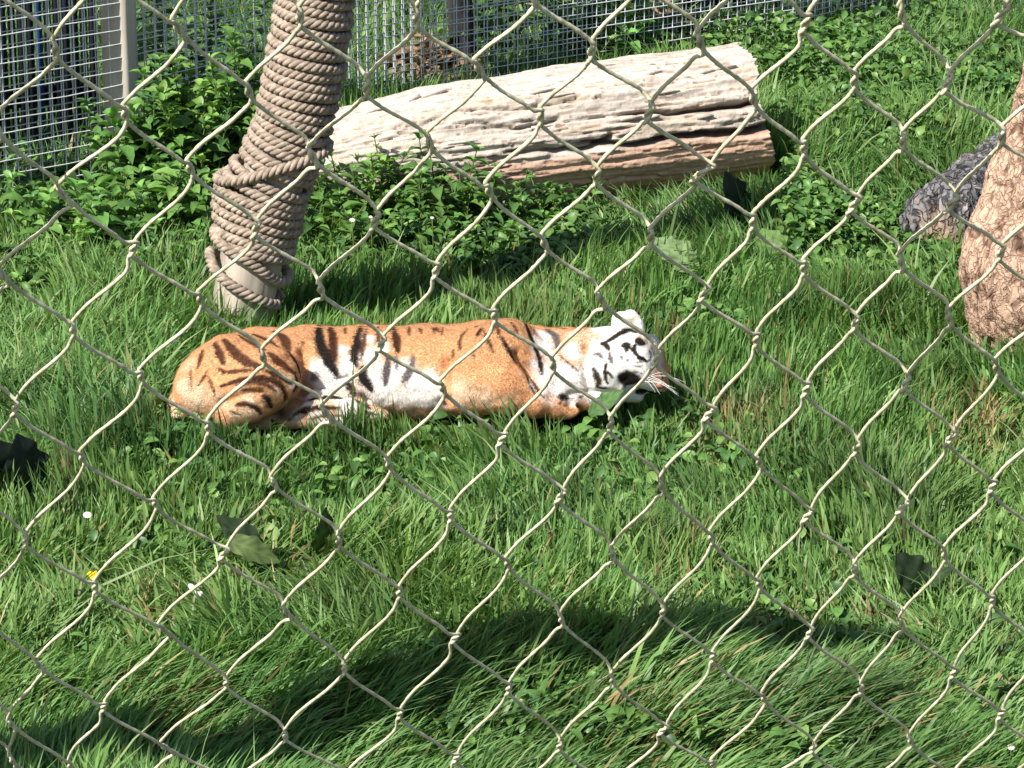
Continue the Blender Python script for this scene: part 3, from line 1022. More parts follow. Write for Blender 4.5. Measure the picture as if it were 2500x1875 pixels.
    for pts, wd, c in (
        ([(480, 215), (520, 260), (545, 320)], 18, br), ([(620, 205), (660, 260), (690, 330)], 14, br), ([(100, 250), (95, 310)], 16, br), ([(30, 250), (40, 300)], 14, br), ([(330, 420), (350, 500)], 10, br),
        ([(290, 265), (240, 330), (232, 400), (242, 465)], 22, br), ([(182, 420), (172, 520), (150, 600)], 18, br), ([(362, 242), (378, 305)], 36, br * .6), ([(405, 262), (450, 350), (492, 440)], 18, br),
        ([(560, 335), (620, 440), (720, 560), (755, 650)], 26, black), ([(730, 208), (780, 330), (832, 460), (872, 605)], 30, black), ([(755, 660), (790, 730), (830, 785)], 12, br),
        ([(905, 268), (970, 322), (992, 425)], 34, grey * .4), ([(1000, 470), (1090, 540), (1180, 620)], 11, black), ([(1182, 400), (1178, 500), (1190, 600)], 11, grey * .4),
        ([(1005, 785), (1075, 792)], 44, black), ([(1160, 772), (1175, 790)], 24, black), ([(100, 600), (130, 660), (160, 610)], 16, br), ([(820, 640), (828, 700), (835, 770)], 9, grey * .6),
        ([(1075, 745), (1200, 738)], 10, black), ([(960, 250), (1060, 262)], 14, br), ([(740, 440), (770, 500), (790, 560)], 8, grey)):
        stroke(Z2, pts, wd, c)
    # ---- face
    for pts, wd, c in (
        ([(120, 592), (220, 540), (330, 470), (450, 405), (560, 400), (690, 445)], 44, black), ([(700, 450), (800, 530), (880, 610)], 26, br), ([(110, 580), (190, 620), (220, 680)], 46, black),
        ([(430, 615), (495, 615), (465, 690)], 58, black), ([(400, 760), (400, 810)], 26, grey * .5), ([(482, 815), (484, 832)], 24, grey * .5),
        ([(610, 545), (660, 555), (725, 592)], 70, black), ([(600, 610), (575, 680), (640, 765)], 44, black), ([(640, 790), (690, 800), (755, 835)], 44, black),
        ([(225, 720), (240, 800), (262, 860)], 44, grey * .35), ([(180, 870), (160, 960), (168, 1060), (200, 1165)], 32, black), ([(195, 990), (275, 1082)], 22, black),
        ([(0, 940), (50, 1050), (70, 1140), (50, 1220)], 52, black * 2), ([(50, 1225), (130, 1235), (220, 1252)], 36, black),
        ([(420, 1060), (500, 1085), (600, 1110)], 150, black), ([(470, 1010), (500, 1150)], 90, black), ([(500, 910), (640, 910), (760, 890)], 10, grey * .6),
        ([(560, 1000), (640, 1000), (700, 1040)], 12, grey * .4), ([(640, 1060), (700, 1100)], 12, grey * .4), ([(600, 860), (700, 850)], 8, grey * .6), ([(0, 740), (80, 735), (130, 800)], 34, grey * .5),
        ([(620, 1285), (760, 1265), (880, 1305), (985, 1300)], 56, black), ([(430, 1400), (470, 1450)], 14, grey), ([(760, 900), (830, 760), (800, 690)], 18, br), ([(780, 1130), (800, 1080)], 22, br),
        ([(940, 960), (985, 1040), (990, 1120)], 26, br)):
        stroke(ZH, pts, wd, c, jag=.22)
    # generic bars over the hidden back
    g = np.random.default_rng(8)
    back = V[:, 1] > TY + .10
    u = (V[:, 0] * 9 + .6 * fbm(V * np.array([4, 4, 9]), 61, 2))
    bar = np.clip((np.abs((u % 1) - .5) - .36) / .05, 0, 1) * np.clip((V[:, 1] - TY - .13) / .05, 0, 1) * np.clip((.27 - V[:, 2]) / .03, 0, 1)
    col = col * (1 - bar[:, None]) + black * bar[:, None]
    root = empty('tiger', (T3(1000, 1000)[0], TY, 0))
    tag(root, 'orange and white striped tiger asleep on its side in the grass', 'tiger')
    col = np.clip(col, .01, .85)
    mesh_obj('body', V, F, M_FUR, root, col, smooth=True)
    # short fur
    Ft = np.concatenate([F[:, [0, 1, 2]], F[:, [0, 2, 3]]])
    ar = np.linalg.norm(np.cross(V[Ft[:, 1]] - V[Ft[:, 0]], V[Ft[:, 2]] - V[Ft[:, 0]]), axis=1)
    vis = np.clip(-(N[Ft[:, 0], 1] * .95 - N[Ft[:, 0], 2] * .3) + .45, .12, 1)
    pr = ar * vis
    H = 150000
    fi = rng.choice(len(Ft), H, p=pr / pr.sum())
    b = rng.random((H, 2)); sw = b.sum(1) > 1; b[sw] = 1 - b[sw]
    w3 = np.stack([1 - b.sum(1), b[:, 0], b[:, 1]], 1)
    tv = Ft[fi]
    pos = (V[tv] * w3[..., None]).sum(1); nn = (N[tv] * w3[..., None]).sum(1); nn /= np.linalg.norm(nn, axis=1, keepdims=True)
    cc = (col[tv] * w3[..., None]).sum(1)
    hx = np.clip((pos[:, 0] - T3(1430, 900)[0]) / .06, 0, 1)
    flow = np.stack([-np.ones(H) * .9, -.15 + .35 * fbm(pos * 5, 71, 2), -.35 + .3 * fbm(pos * 6, 72, 2)], 1)
    tang = flow - nn * (flow * nn).sum(1)[:, None]; tang /= np.linalg.norm(tang, axis=1, keepdims=True) + 1e-9
    di = tang * .9 + nn * (.22 + .15 * rng.random(H))[:, None] + rng.normal(0, .22, (H, 3))
    di /= np.linalg.norm(di, axis=1, keepdims=True)
    ln = (.006 + .005 * rng.random(H)) * (1 - .4 * hx)
    side = np.cross(di, nn); side /= np.linalg.norm(side, axis=1, keepdims=True) + 1e-9
    wd = .0010
    p0 = pos - nn * .001 + side * wd; p1 = pos - nn * .001 - side * wd; p2 = pos + di * ln[:, None]
    HV = np.stack([p0, p1, p2], 1).reshape(-1, 3)
    HF_ = np.arange(3 * H).reshape(-1, 3)
    hc = np.repeat(np.clip(cc * (1.0 + .08 * rng.normal(0, 1, H))[:, None], .008, .85), 3, axis=0)
    tag(mesh_obj('fur', HV, HF_, M_HAIR, root, hc), kind='stuff')
    # whiskers
    g = np.random.default_rng(4)
    for k in range(9):
        h = hit(1568 + g.uniform(-14, 22), 915 + g.uniform(-12, 18))
        if h is None: continue
        e = h + np.array([g.uniform(.02, .10), -.05 - g.uniform(0, .05), g.uniform(-.05, .03)])
        mid = (h + e) / 2 + np.array([0, -.01, .012])
        Vw, Fw = tube(smooth_path([h, mid, e], 5), np.linspace(.0007, .0003, 11), 4)
        mesh_obj('whisker', Vw, Fw, M_WHITE, root)
    # nose leather at the muzzle tip
    a = hit(1612, 940)
    if a is not None:
        Vn, Fn = tube(smooth_path([a + np.array([-.012, -.004, .006]), a + np.array([.004, -.004, .0]), a + np.array([.016, .012, -.006])], 6), np.array([.004, .008, .010, .011, .011, .010, .010, .009, .008, .007, .006, .005, .004])[:13], 8)
        mesh_obj('nose', Vn, Fn, M_NOSE, root, smooth=True)
    # closed eyelid
    pth = [hit(*ZH(x, y)) for x, y in ((600, 690), (632, 752), (690, 792), (742, 818))]
    if all(p is not None for p in pth):
        Ve, Fe = tube(smooth_path(pth, 5), .0028, 6)
        mesh_obj('eyelid', Ve, Fe, M_BLACK, root, smooth=True)
    return S


TIG = build_tiger()

# ------------------------------------------------------------------ stump and charred log on the right
def rough_trunk(name, path, rad, mat, parent, seed, n=120, m=160, bark=.012, big=.03, colf=None):
    path = smooth_path(path, 20)
    t = np.linspace(0, 1, len(path)); tt = np.linspace(0, 1, m)
    path = np.stack([np.interp(tt, t, path[:, i]) for i in range(3)], 1)
    rad = np.interp(tt, np.linspace(0, 1, len(rad)), rad)
    V, F = tube(path, rad, n)
    c = np.repeat(path, n, axis=0)
    d = V[:m * n] - c
    un = d / (np.linalg.norm(d, axis=1, keepdims=True) + 1e-9)
    w = V[:m * n]
    f1 = fbm(w * 5, seed, 2)
    plates = np.abs(fbm(w * np.array([26, 26, 15]), seed + 7, 2))
    fin = fbm(w * 60, seed + 11, 2)
    V[:m * n] = w + un * (big * f1 + bark * (np.clip(plates * 2.2, 0, 1) - .5) + bark * .3 * fin)[:, None]
    cols = None
    if colf is not None:
        cols = np.concatenate([colf(w, f1, plates, fin), np.tile([[.3, .2, .13]], (2, 1))])
    return mesh_obj(name, V, F, mat, parent, cols, smooth=False)


def mat_bark(name, scale, crack):
    m = mat_vcol(name, .9, .12, 0, 60, .22)
    t = m.node_tree
    b = t.nodes['Principled BSDF']
    src = b.inputs['Base Color'].links[0].from_socket
    tc = t.nodes.new('ShaderNodeTexCoord')
    no = t.nodes.new('ShaderNodeTexNoise'); no.inputs['Scale'].default_value = 14; no.inputs['Detail'].default_value = 4
    t.links.new(tc.outputs['Object'], no.inputs['Vector'])
    ad = t.nodes.new('ShaderNodeVectorMath'); ad.operation = 'MULTIPLY_ADD'
    ad.inputs[1].default_value = (.13, .13, .16)
    t.links.new(no.outputs['Color'], ad.inputs[0]); t.links.new(tc.outputs['Object'], ad.inputs[2])
    mp = t.nodes.new('ShaderNodeMapping'); mp.inputs['Scale'].default_value = (1, 1, .32)
    t.links.new(ad.outputs[0], mp.inputs['Vector'])
    vo = t.nodes.new('ShaderNodeTexVoronoi'); vo.feature = 'DISTANCE_TO_EDGE'; vo.inputs['Scale'].default_value = scale
    t.links.new(mp.outputs[0], vo.inputs['Vector'])
    r_ = t.nodes.new('ShaderNodeMapRange'); r_.inputs[1].default_value = .0; r_.inputs[2].default_value = .14; r_.inputs[3].default_value = crack; r_.inputs[4].default_value = 1
    t.links.new(vo.outputs['Distance'], r_.inputs[0])
    sc = t.nodes.new('ShaderNodeVectorMath'); sc.operation = 'SCALE'
    t.links.new(src, sc.inputs[0]); t.links.new(r_.outputs[0], sc.inputs['Scale'])
    t.links.new(sc.outputs[0], b.inputs['Base Color'])
    bp = t.nodes.new('ShaderNodeBump'); bp.inputs['Strength'].default_value = .9; bp.inputs['Distance'].default_value = .012
    t.links.new(r_.outputs[0], bp.inputs['Height'])
    n2 = t.nodes.new('ShaderNodeTexNoise'); n2.inputs['Scale'].default_value = 90; n2.inputs['Detail'].default_value = 5
    t.links.new(tc.outputs['Object'], n2.inputs['Vector'])
    b2 = t.nodes.new('ShaderNodeBump'); b2.inputs['Strength'].default_value = .6; b2.inputs['Distance'].default_value = .006
    t.links.new(n2.outputs['Fac'], b2.inputs['Height']); t.links.new(bp.outputs[0], b2.inputs['Normal'])
    t.links.new(b2.outputs[0], b.inputs['Normal'])
    return m


M_BARK = mat_bark('tan plated bark', 44, .66)
M_CHAR = mat_bark('charred bark', 34, .3)
sb = G(2555, 872)
stump = empty('tree_stump', (sb[0], sb[1], 0))
tag(stump, 'tan leaning tree stump with cracked plated bark beside the charred log', 'stump')


def tan_bark(w_, f1, pl, fin):
    c = np.array([.40, .265, .19]) * (1 + .25 * f1[:, None] + .18 * fin[:, None])
    cr = np.clip((.20 - pl) / .15, 0, 1)[:, None]
    c = c * (1 - cr) + np.array([.13, .075, .05]) * cr
    kn = np.exp(-(np.linalg.norm((w_ - P(2488, 598, YS - .22)) * np.array([1, .6, 1.4]), axis=1) / .032) ** 2)[:, None]
    kn = np.clip(kn * 1.6 * (1 + .6 * fin[:, None]), 0, 1)
    return np.clip(c * (1 - kn) + np.array([.03, .015, .01]) * kn, .02, .7)


YS = sb[1]
rough_trunk('trunk', [P(2540, 900, YS), P(2545, 800, YS), P(2540, 680, YS), P(2572, 540, YS + .02), P(2610, 400, YS + .05), P(2660, 240, YS + .08), P(2735, 40, YS + .1), P(2790, -120, YS + .12)],
            [.205, .205, .245, .215, .205, .20, .19, .16], M_BARK, stump, 200, n=200, m=220, bark=.009, colf=tan_bark)
rough_trunk('branch_stub', [P(2590, 330, YS - .05), P(2540, 260, YS - .12), P(2508, 205, YS - .14)], [.06, .05, .035], M_BARK, stump, 230, n=40, m=40, bark=.006, big=.008, colf=tan_bark)

cl = G(2300, 640)
charred = empty('charred_log', (cl[0], cl[1], 0))
tag(charred, 'grey weathered charred log end lying behind the tan stump', 'log')


def grey_bark(w_, f1, pl, fin):
    c = np.array([.13, .125, .13]) * (1 + .35 * f1[:, None] + .35 * fin[:, None])
    cr = np.clip((.18 - pl) / .12, 0, 1)[:, None]
    c = c * (1 - cr) + np.array([.03, .028, .03]) * cr
    pale = np.clip(fbm(w_ * 22, 301, 2) - .45, 0, 1)[:, None] * 2
    c = c * (1 - pale) + np.array([.5, .42, .36]) * pale
    return np.clip(c, .01, .7)


YC = cl[1]
rough_trunk('trunk', [P(2292, 590, YC - .10), P(2312, 580, YC - .04), P(2345, 560, YC + .12), P(2430, 470, YC + .75), P(2500, 430, YC + 1.1)], [.12, .18, .185, .17, .15], M_CHAR, charred, 300, n=90, m=110, bark=.016, big=.03, colf=grey_bark)
rough_trunk('broken_spur', [P(2262, 625, YC - .02), P(2246, 560, YC - .03), P(2236, 505, YC + .02), P(2228, 480, YC + .03)], [.03, .036, .03, .018], M_CHAR, charred, 330, n=30, m=40, bark=.008, big=.01, colf=grey_bark)
rough_trunk('broken_spur', [P(2300, 500, YC + .04), P(2262, 492, YC - .02), P(2240, 498, YC - .04)], [.05, .036, .018], M_CHAR, charred, 340, n=30, m=40, bark=.008, big=.01, colf=grey_bark)

# ------------------------------------------------------------------ tree with the limb that shades the foreground
shade_px = [(-260, 1890), (0, 1828), (130, 1800), (250, 1768), (350, 1790), (460, 1800), (650, 1762), (814, 1706), (977, 1668), (1112, 1612), (1240, 1548), (1365, 1528), (1480, 1560), (1611, 1540), (1788, 1522), (1964, 1528), (2130, 1520)]
hl = 2.62
cot = 1 / math.tan(SUN_EL)
lp = []
for k, (x, y) in enumerate(shade_px):
    p = G(x, y, .08)
    hh = hl + .05 * math.sin(k * 1.1)
    lp.append([p[0] - SUN_H[0] * hh * cot, p[1] - SUN_H[1] * hh * cot, hh + .08])
lp = np.array(lp)
tr = empty('dead_tree', (lp[0][0] - 1.35, lp[0][1] - .75, 0))
tag(tr, 'bare dead tree whose long limb shades the foreground grass', 'tree')
tb = np.array(tr.location)
rough_trunk('trunk', [tb + [0, 0, -.2], tb + [.02, .02, .9], tb + [.1, .05, 1.9], tb + [.3, .16, 2.6]], [.24, .18, .15, .10], M_LIMB, tr, 400, n=40, m=60, bark=.008, big=.02)
limb = np.concatenate([[tb + [.12, .06, 2.0], tb + [.55, .3, 2.45]], lp])
rough_trunk('limb', limb, [.11, .11, .13, .13, .125, .08, .05, .09, .11, .12, .125, .12, .115, .10, .11, .10, .08, .06, .03], M_LIMB, tr, 420, n=28, m=170, bark=.006, big=.03)
g = np.random.default_rng(33)
for k in (3, 6, 8, 10, 11, 12, 13, 14, 15):
    b = lp[k]
    d = np.array([g.uniform(-.1, .25), g.uniform(-.12, .12), g.uniform(-.05, .15)])
    V, F = tube(smooth_path([b, b + d * .6 + [0, 0, .03], b + d * 1.1], 6), np.linspace(.045, .012, 13), 8)
    mesh_obj('twig', V, F, M_LIMB, tr)

# ------------------------------------------------------------------ leaves
def leaf_template():
    # pointed oval with a folded midrib, length 1 along x, width 1
    xs = np.array([0, .22, .5, .78, 1.0]); ws = np.array([.06, .40, .5, .30, .0])
    zs = np.array([0, .05, .06, -.02, -.16])
    V = []
    for x, w_, z in zip(xs, ws, zs):
        V += [(x, -w_, z + w_ * .30), (x, 0, z), (x, w_, z + w_ * .30)]
    F = []
    for i in range(4):
        a = i * 3
        for s in (0, 1):
            F += [(a + s, a + s + 3, a + s + 4), (a + s, a + s + 4, a + s + 1)]
    F = [f for f in F if len(set(f)) == 3]
    return np.array(V), np.array(F)


LT_V, LT_F = leaf_template()


def leaves(pos, di, upv, ln, wd, col):
    """pos,di,upv (n,3)"""
    n = len(pos)
    di = di / (np.linalg.norm(di, axis=1, keepdims=True) + 1e-9)
    sd_ = np.cross(upv, di); sd_ /= np.linalg.norm(sd_, axis=1, keepdims=True) + 1e-9
    up = np.cross(di, sd_)
    V = pos[:, None] + ln[:, None, None] * LT_V[None, :, 0, None] * di[:, None] + wd[:, None, None] * LT_V[None, :, 1, None] * sd_[:, None] + ln[:, None, None] * LT_V[None, :, 2, None] * up[:, None]
    F = (LT_F[None] + (np.arange(n) * len(LT_V))[:, None, None]).reshape(-1, 3)
    C = np.repeat(col, len(LT_V), axis=0)
    return V.reshape(-1, 3), F, C


LEAFCOL = np.array([[.082, .180, .042], [.110, .220, .050], [.060, .138, .038], [.140, .245, .058]])


def weed_plant(label, bx, by, height, spread, nst, llen, group, seed, cat='weed', bright=1.0, name='weed_plant', lean=(0, 0)):
    g = np.random.default_rng(seed)
    root = empty(name, (bx, by, 0))
    tag(root, label, cat, group)
    Ps, Ds, Us, Ls, Ws, Cs = [], [], [], [], [], []
    stems = []
    for s in range(nst):
        an = g.uniform(0, 2 * math.pi); rr = spread * math.sqrt(g.uniform(0, 1))
        b = np.array([bx + rr * math.cos(an), by + rr * math.sin(an) * .8, -.01])
        h = height * g.uniform(.55, 1.08) * (1 - .35 * (rr / spread) ** 2)
        tip = b + np.array([math.cos(an) * rr * .35 + g.normal(0, .04) + lean[0], math.sin(an) * rr * .3 + g.normal(0, .04) + lean[1], h])
        mid = (b + tip) / 2 + np.array([g.normal(0, .02), g.normal(0, .02), .02])
        path = smooth_path([b, mid, tip], 6)
        stems.append(tube(path, np.linspace(.0035, .0018, len(path)), 4))
        npair = max(3, int(h / .042))
        sc = g.uniform(.8, 1.25)
        cb = LEAFCOL[g.integers(4)] * g.uniform(.8, 1.25) * bright
        for k in range(npair):
            t = .12 + .88 * (k + .5) / npair
            p = np.array([np.interp(t, np.linspace(0, 1, len(path)), path[:, i]) for i in range(3)])
            a0 = k * 1.57 + s
            top = t > .85
            for q in range(2 if not top else 4):
                a = a0 + q * (math.pi if not top else math.pi / 2) + g.normal(0, .3)
                el = g.uniform(-.25, .45) if not top else g.uniform(.2, .9)
                Ps.append(p); Ds.append([math.cos(a) * math.cos(el), math.sin(a) * math.cos(el), math.sin(el)])
                Us.append([g.normal(0, .25), g.normal(0, .25), 1])
                l = llen * sc * g.uniform(.6, 1.2) * (1 if not top else .75) * (.7 + .5 * math.sin(math.pi * min(t, .9)))
                Ls.append(l); Ws.append(l * g.uniform(.42, .6)); Cs.append(cb * g.uniform(.85, 1.2) * (1.25 if top else 1))
    V, F = merge(stems)
    tag(mesh_obj('stem', V, F, M_STEM, root), kind='stuff')
    V, F, C = leaves(np.array(Ps), np.array(Ds), np.array(Us), np.array(Ls), np.array(Ws), np.array(Cs))
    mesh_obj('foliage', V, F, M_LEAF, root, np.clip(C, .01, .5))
    return root


def wp(label, px, py, h, spread, nst, llen, group, seed, **k):
    p = G(px, py)
    return weed_plant(label, p[0], p[1], h, spread, nst, llen, group, seed, **k)


GW = 'leafy weeds between the wire fence and the post'
LBW = 'leafy green weed clump between the wire fence and the rope wrapped post'
wp('tallest leafy weed, standing close against the rope wrapped post', 560, 470, .64, .16, 24, .085, GW, 1)
wp('tall leafy weed just left of the tallest weed by the rope post', 440, 500, .55, .20, 26, .08, GW, 2)
wp('leafy weed reaching up in front of the grey fence post', 330, 520, .48, .18, 18, .085, GW, 3)
wp('bushy leafy weed at the foot of the tallest weed', 500, 600, .36, .20, 24, .075, GW, 4)
wp(LBW, 330, 620, .28, .20, 20, .075, GW, 5)
wp('leafy weed against the bottom of the mesh before the dark shade boards', 190, 590, .26, .20, 18, .07, GW, 6)
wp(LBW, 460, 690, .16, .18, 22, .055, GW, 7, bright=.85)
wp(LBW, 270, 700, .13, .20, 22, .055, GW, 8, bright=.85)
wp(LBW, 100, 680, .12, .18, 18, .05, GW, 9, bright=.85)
wp('small weed at the far end of the mesh by the dark shade boards', 60, 455, .16, .2, 14, .06, GW, 10)
GN = 'nettles growing against the fallen log'
LN = 'low green nettle clump growing against the side of the fallen log'
g = np.random.default_rng(55)
for k, (px, py, h) in enumerate(((800, 575, .37), (880, 570, .41), (960, 572, .40), (1040, 575, .37), (1120, 575, .33), (1200, 575, .28), (1280, 570, .23), (1370, 570, .18), (850, 625, .24), (960, 630, .24), (1080, 630, .2), (1190, 635, .16))):
    wp(LN, px, py, h, .13, 11, .058, GN, 60 + k, bright=.92, name='nettle')
GB = 'shrubs behind the wire fence'
wp('pale green shrub behind the wire fence above the log', 1490, 150, .42, .22, 16, .10, GB, 81, bright=1.6, cat='shrub', name='shrub')
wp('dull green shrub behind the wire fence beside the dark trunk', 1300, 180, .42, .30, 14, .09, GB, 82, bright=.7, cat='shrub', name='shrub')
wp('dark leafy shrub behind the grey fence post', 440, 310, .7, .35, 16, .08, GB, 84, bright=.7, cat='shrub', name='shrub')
wp('brown leaved shrub behind the wire fence', 1400, 100, .35, .3, 12, .09, GB, 85, bright=.8, cat='shrub', name='shrub')

# ------------------------------------------------------------------ ground cover on the right and under the log
def cover(name, label, boxes, seed):
    g = np.random.default_rng(seed)
    Ps, Ls, Cs = [], [], []
    for (x0, y0, x1, y1, n, hmax, br) in boxes:
        px = g.uniform(x0, x1, n); py = g.uniform(y0, y1, n)
        D = []
        for a, b in zip(px, py):
            p = G(a, b); D.append(p)
        D = np.array(D)
        m = 0.5 + .5 * noise2(D[:, 0], D[:, 1], 2.2, seed)
        edge = np.minimum(np.minimum(px - x0, x1 - px) / 120, np.minimum(py - y0, y1 - py) / 70).clip(0, 1)
        keep = g.random(n) < (.35 + m) * (.2 + edge)
        D = D[keep]; m = m[keep]
        h = hmax * (.25 + m * .9) * g.random(len(D)) ** .45
        D[:, 2] = ground_z(D[:, 0], D[:, 1]) + h
        Ps.append(D)
        Ls.append(g.uniform(.026, .055, len(D)))
        base = LEAFCOL[g.integers(0, 4, len(D))] * br
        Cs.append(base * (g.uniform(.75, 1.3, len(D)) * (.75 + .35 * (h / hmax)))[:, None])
    Ps = np.concatenate(Ps); Ls = np.concatenate(Ls); Cs = np.concatenate(Cs)
    n = len(Ps)
    a = g.uniform(0, 2 * math.pi, n); el = g.normal(.15, .4, n)
    Ds = np.stack([np.cos(a) * np.cos(el), np.sin(a) * np.cos(el), np.sin(el)], 1)
    Us = np.stack([g.normal(0, .4, n), g.normal(0, .4, n), np.ones(n)], 1)
    V, F, C = leaves(Ps, Ds, Us, Ls, Ls * g.uniform(.45, .75, n), Cs)
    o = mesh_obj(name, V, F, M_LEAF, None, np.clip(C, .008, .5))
    return tag(o, label, 'ground cover', kind='stuff')


cover('ground_cover', 'low leafy weeds covering the bank behind and right of the log', [
    (1880, 60, 2620, 330, 7000, .20, .92), (1900, 300, 2300, 680, 6500, .16, .95), (1700, 120, 1980, 260, 1800, .18, .9), (1960, 500, 2420, 760, 3000, .12, .95),
    (1500, 60, 1760, 200, 900, .15, .8), (2250, 620, 2400, 760, 900, .14, .8)], 500)
cover('ground_cover', 'low dark weeds in front of the log and round the leaning post', [
    (720, 500, 1450, 690, 4200, .11, .85), (30, 600, 560, 740, 3000, .09, .85), (1100, 540, 1520, 690, 1600, .08, .85), (0, 430, 240, 560, 1200, .12, .85)], 520)

cover('clover', 'scattered small clover leaves low among the open grass', [(0, 1020, 2500, 1875, 5200, .085, 1.0), (1300, 640, 2300, 1000, 1500, .09, 1.0)], 540)

# ------------------------------------------------------------------ broad dock leaves
def dock_leaf(base, tip, width, up, color, parent, fold=.3, droop=.0, seed=0, label=None):
    g = np.random.default_rng(seed)
    base = np.array(base, float); tip = np.array(tip, float); up = np.array(up, float)
    d = tip - base; L = np.linalg.norm(d); d /= L
    sd_ = np.cross(up, d); sd_ /= np.linalg.norm(sd_); u = np.cross(d, sd_)
    m, n = 26, 11
    V, C = [], []
    for i in range(m):
        t = i / (m - 1)
        w_ = width * .5 * (1 + .10 * math.sin(t * 23 + seed) + .012 * g.normal()) * (math.sin(math.pi * min(1, t * .90 + .10)) ** .8) * (1.0 if t < .5 else (1 - .25 * (t - .5)))
        if i == m - 1: w_ = .002
        for j in range(n):
            s = -1 + 2 * j / (n - 1)
            z = fold * abs(s) * w_ - droop * L * t * t + .05 * L * math.sin(math.pi * t) + .09 * w_ * math.sin(t * 19 + s * 3 + seed) * abs(s) + .012 * L * math.sin(t * 9 + seed)
            V.append(base + d * (L * t) + sd_ * (s * w_) + u * z)
            vein = 1.25 if j == n // 2 else (1 + .22 * math.sin(t * 34 - abs(s) * 9))
            C.append(np.array(color) * vein)
    V = np.array(V)
    i = np.arange(m - 1)[:, None] * n; j = np.arange(n - 1)[None]
    F = np.stack([i + j, i + j + 1, i + n + j + 1, i + n + j], -1).reshape(-1, 4)
    F = np.concatenate([F[:, [0, 1, 2]], F[:, [0, 2, 3]]])
    o = mesh_obj('leaf', V, F, M_DOCK, parent, np.clip(C, .004, .6), smooth=True)
    if label: o['label'] = label
    return o


def dock(label, base_px, leaves_, group='broad leaved dock plants', cat='plant'):
    b = G(*base_px)
    root = empty('dock_plant', (b[0], b[1], 0))
    tag(root, label, cat, group)
    stems = []
    for k, (bx, by, tx, ty, dyb, dyt, wpx, up, colr, fold, droop) in enumerate(leaves_):
        pb = P(bx, by, b[1] + dyb); pt = P(tx, ty, b[1] + dyt)
        sc = FPX / (b[1] * CP + CAMZ * SP)
        dock_leaf(pb, pt, wpx / sc, up, colr, root, fold, droop, k + int(bx))
        q = np.array([b[0], b[1], -.01])
        stems.append(tube(smooth_path([q, (q + pb) / 2 + [0, 0, .02], pb], 4), .004, 5))
    V, F = merge(stems)
    mesh_obj('stalk', V, F, M_STEM, root)
    return root


GL = (.105, .175, .055); GM = (.060, .115, .030); G_UNLIT = (.016, .030, .012); BR = (.12, .06, .03)  # the darkest green paints in a leaf's unlit side
dock('pale dock with one broad light green leaf lying flat right of the log', (1700, 690), [
    (1700, 665, 1582, 570, -.14, -.05, 92, (.1, -.5, 1), (.17, .25, .11), .15, .1), (1700, 670, 1720, 740, 0, -.1, 60, (.2, -.4, 1), GM, .2, .2)])
dock('dark upright dock leaf standing against the log end', (1790, 540), [
    (1808, 556, 1770, 418, -.20, -.18, 140, (.85, -.45, -.1), G_UNLIT, .1, .02), (1810, 540, 1845, 640, -.14, -.28, 80, (.3, -.3, 1), GM, .3, .1),
    (1830, 560, 1910, 495, -.14, .0, 80, (0, -.5, 1), GM, .2, .1), (1850, 590, 1960, 640, -.16, -.2, 84, (.2, -.4, 1), (.09, .16, .045), .3, .1), (1800, 590, 1740, 660, 0, -.15, 56, (-.2, -.4, 1), GM, .3, .1)])
dock('dock with wavy leaves between the log end and the charred log', (1900, 640), [
    (1900, 640, 1990, 595, -.15, -.05, 80, (0, -.5, 1), (.09, .16, .05), .3, .1), (1900, 640, 1860, 555, -.15, -.05, 84, (-.2, -.6, 1), (.10, .17, .05), .2, .05),
    (1895, 645, 2000, 690, 0, -.1, 60, (.2, -.5, 1), GM, .3, .1), (1890, 650, 1840, 700, 0, -.1, 52, (-.2, -.4, 1), GM, .3, .1)])
dock('folded dock leaf with unlit side painted dark lying in the open grass', (580, 1400), [
    (640, 1352, 530, 1258, -.06, -.06, 70, (.7, -.55, -.2), (.022, .040, .016), .1, .05), (556, 1318, 684, 1372, -.10, -.10, 62, (.15, -.8, .6), (.085, .125, .04), .15, .05), (560, 1392, 612, 1404, -.12, -.12, 26, (0, -.5, 1), BR, .2, .1)])  # first leaf: unlit side put into its dark colour
dock('smaller dark dock leaves beside a folded dock leaf in open grass', (790, 1390), [
    (770, 1345, 800, 1240, -.05, -.04, 80, (.8, -.5, -.1), (.03, .055, .02), .1, .05), (790, 1350, 855, 1320, .0, .05, 36, (.1, -.6, 1), GM, .2, .1)])
dock('blackish dock leaf standing in the grass left of the tiger', (40, 1225), [
    (58, 1215, 45, 1058, -.14, -.13, 155, (.8, -.55, -.15), (.014, .022, .018), .08, .02), (20, 1215, -10, 1070, -.14, -.13, 155, (.8, -.55, -.15), (.014, .022, .018), .08, .02)])  # near-black colour paints in the unlit side of these leaves
dock('brown tipped dark dock leaf low in the right foreground', (2250, 1450), [
    (2255, 1455, 2190, 1350, -.13, -.12, 120, (.75, -.55, -.15), (.020, .034, .014), .1, .05), (2250, 1435, 2325, 1385, -.12, -.10, 50, (.4, -.2, 1), (.03, .055, .02), .2, .05), (2215, 1500, 2250, 1505, 0, 0, 18, (0, -.5, 1), BR, .2, .1)])
dock('fresh green broad leaf under the chin of the tiger', (1450, 1040), [
    (1440, 1012, 1520, 952, -.14, -.16, 46, (-.35, -.75, .5), (.065, .135, .040), .15, .03)])

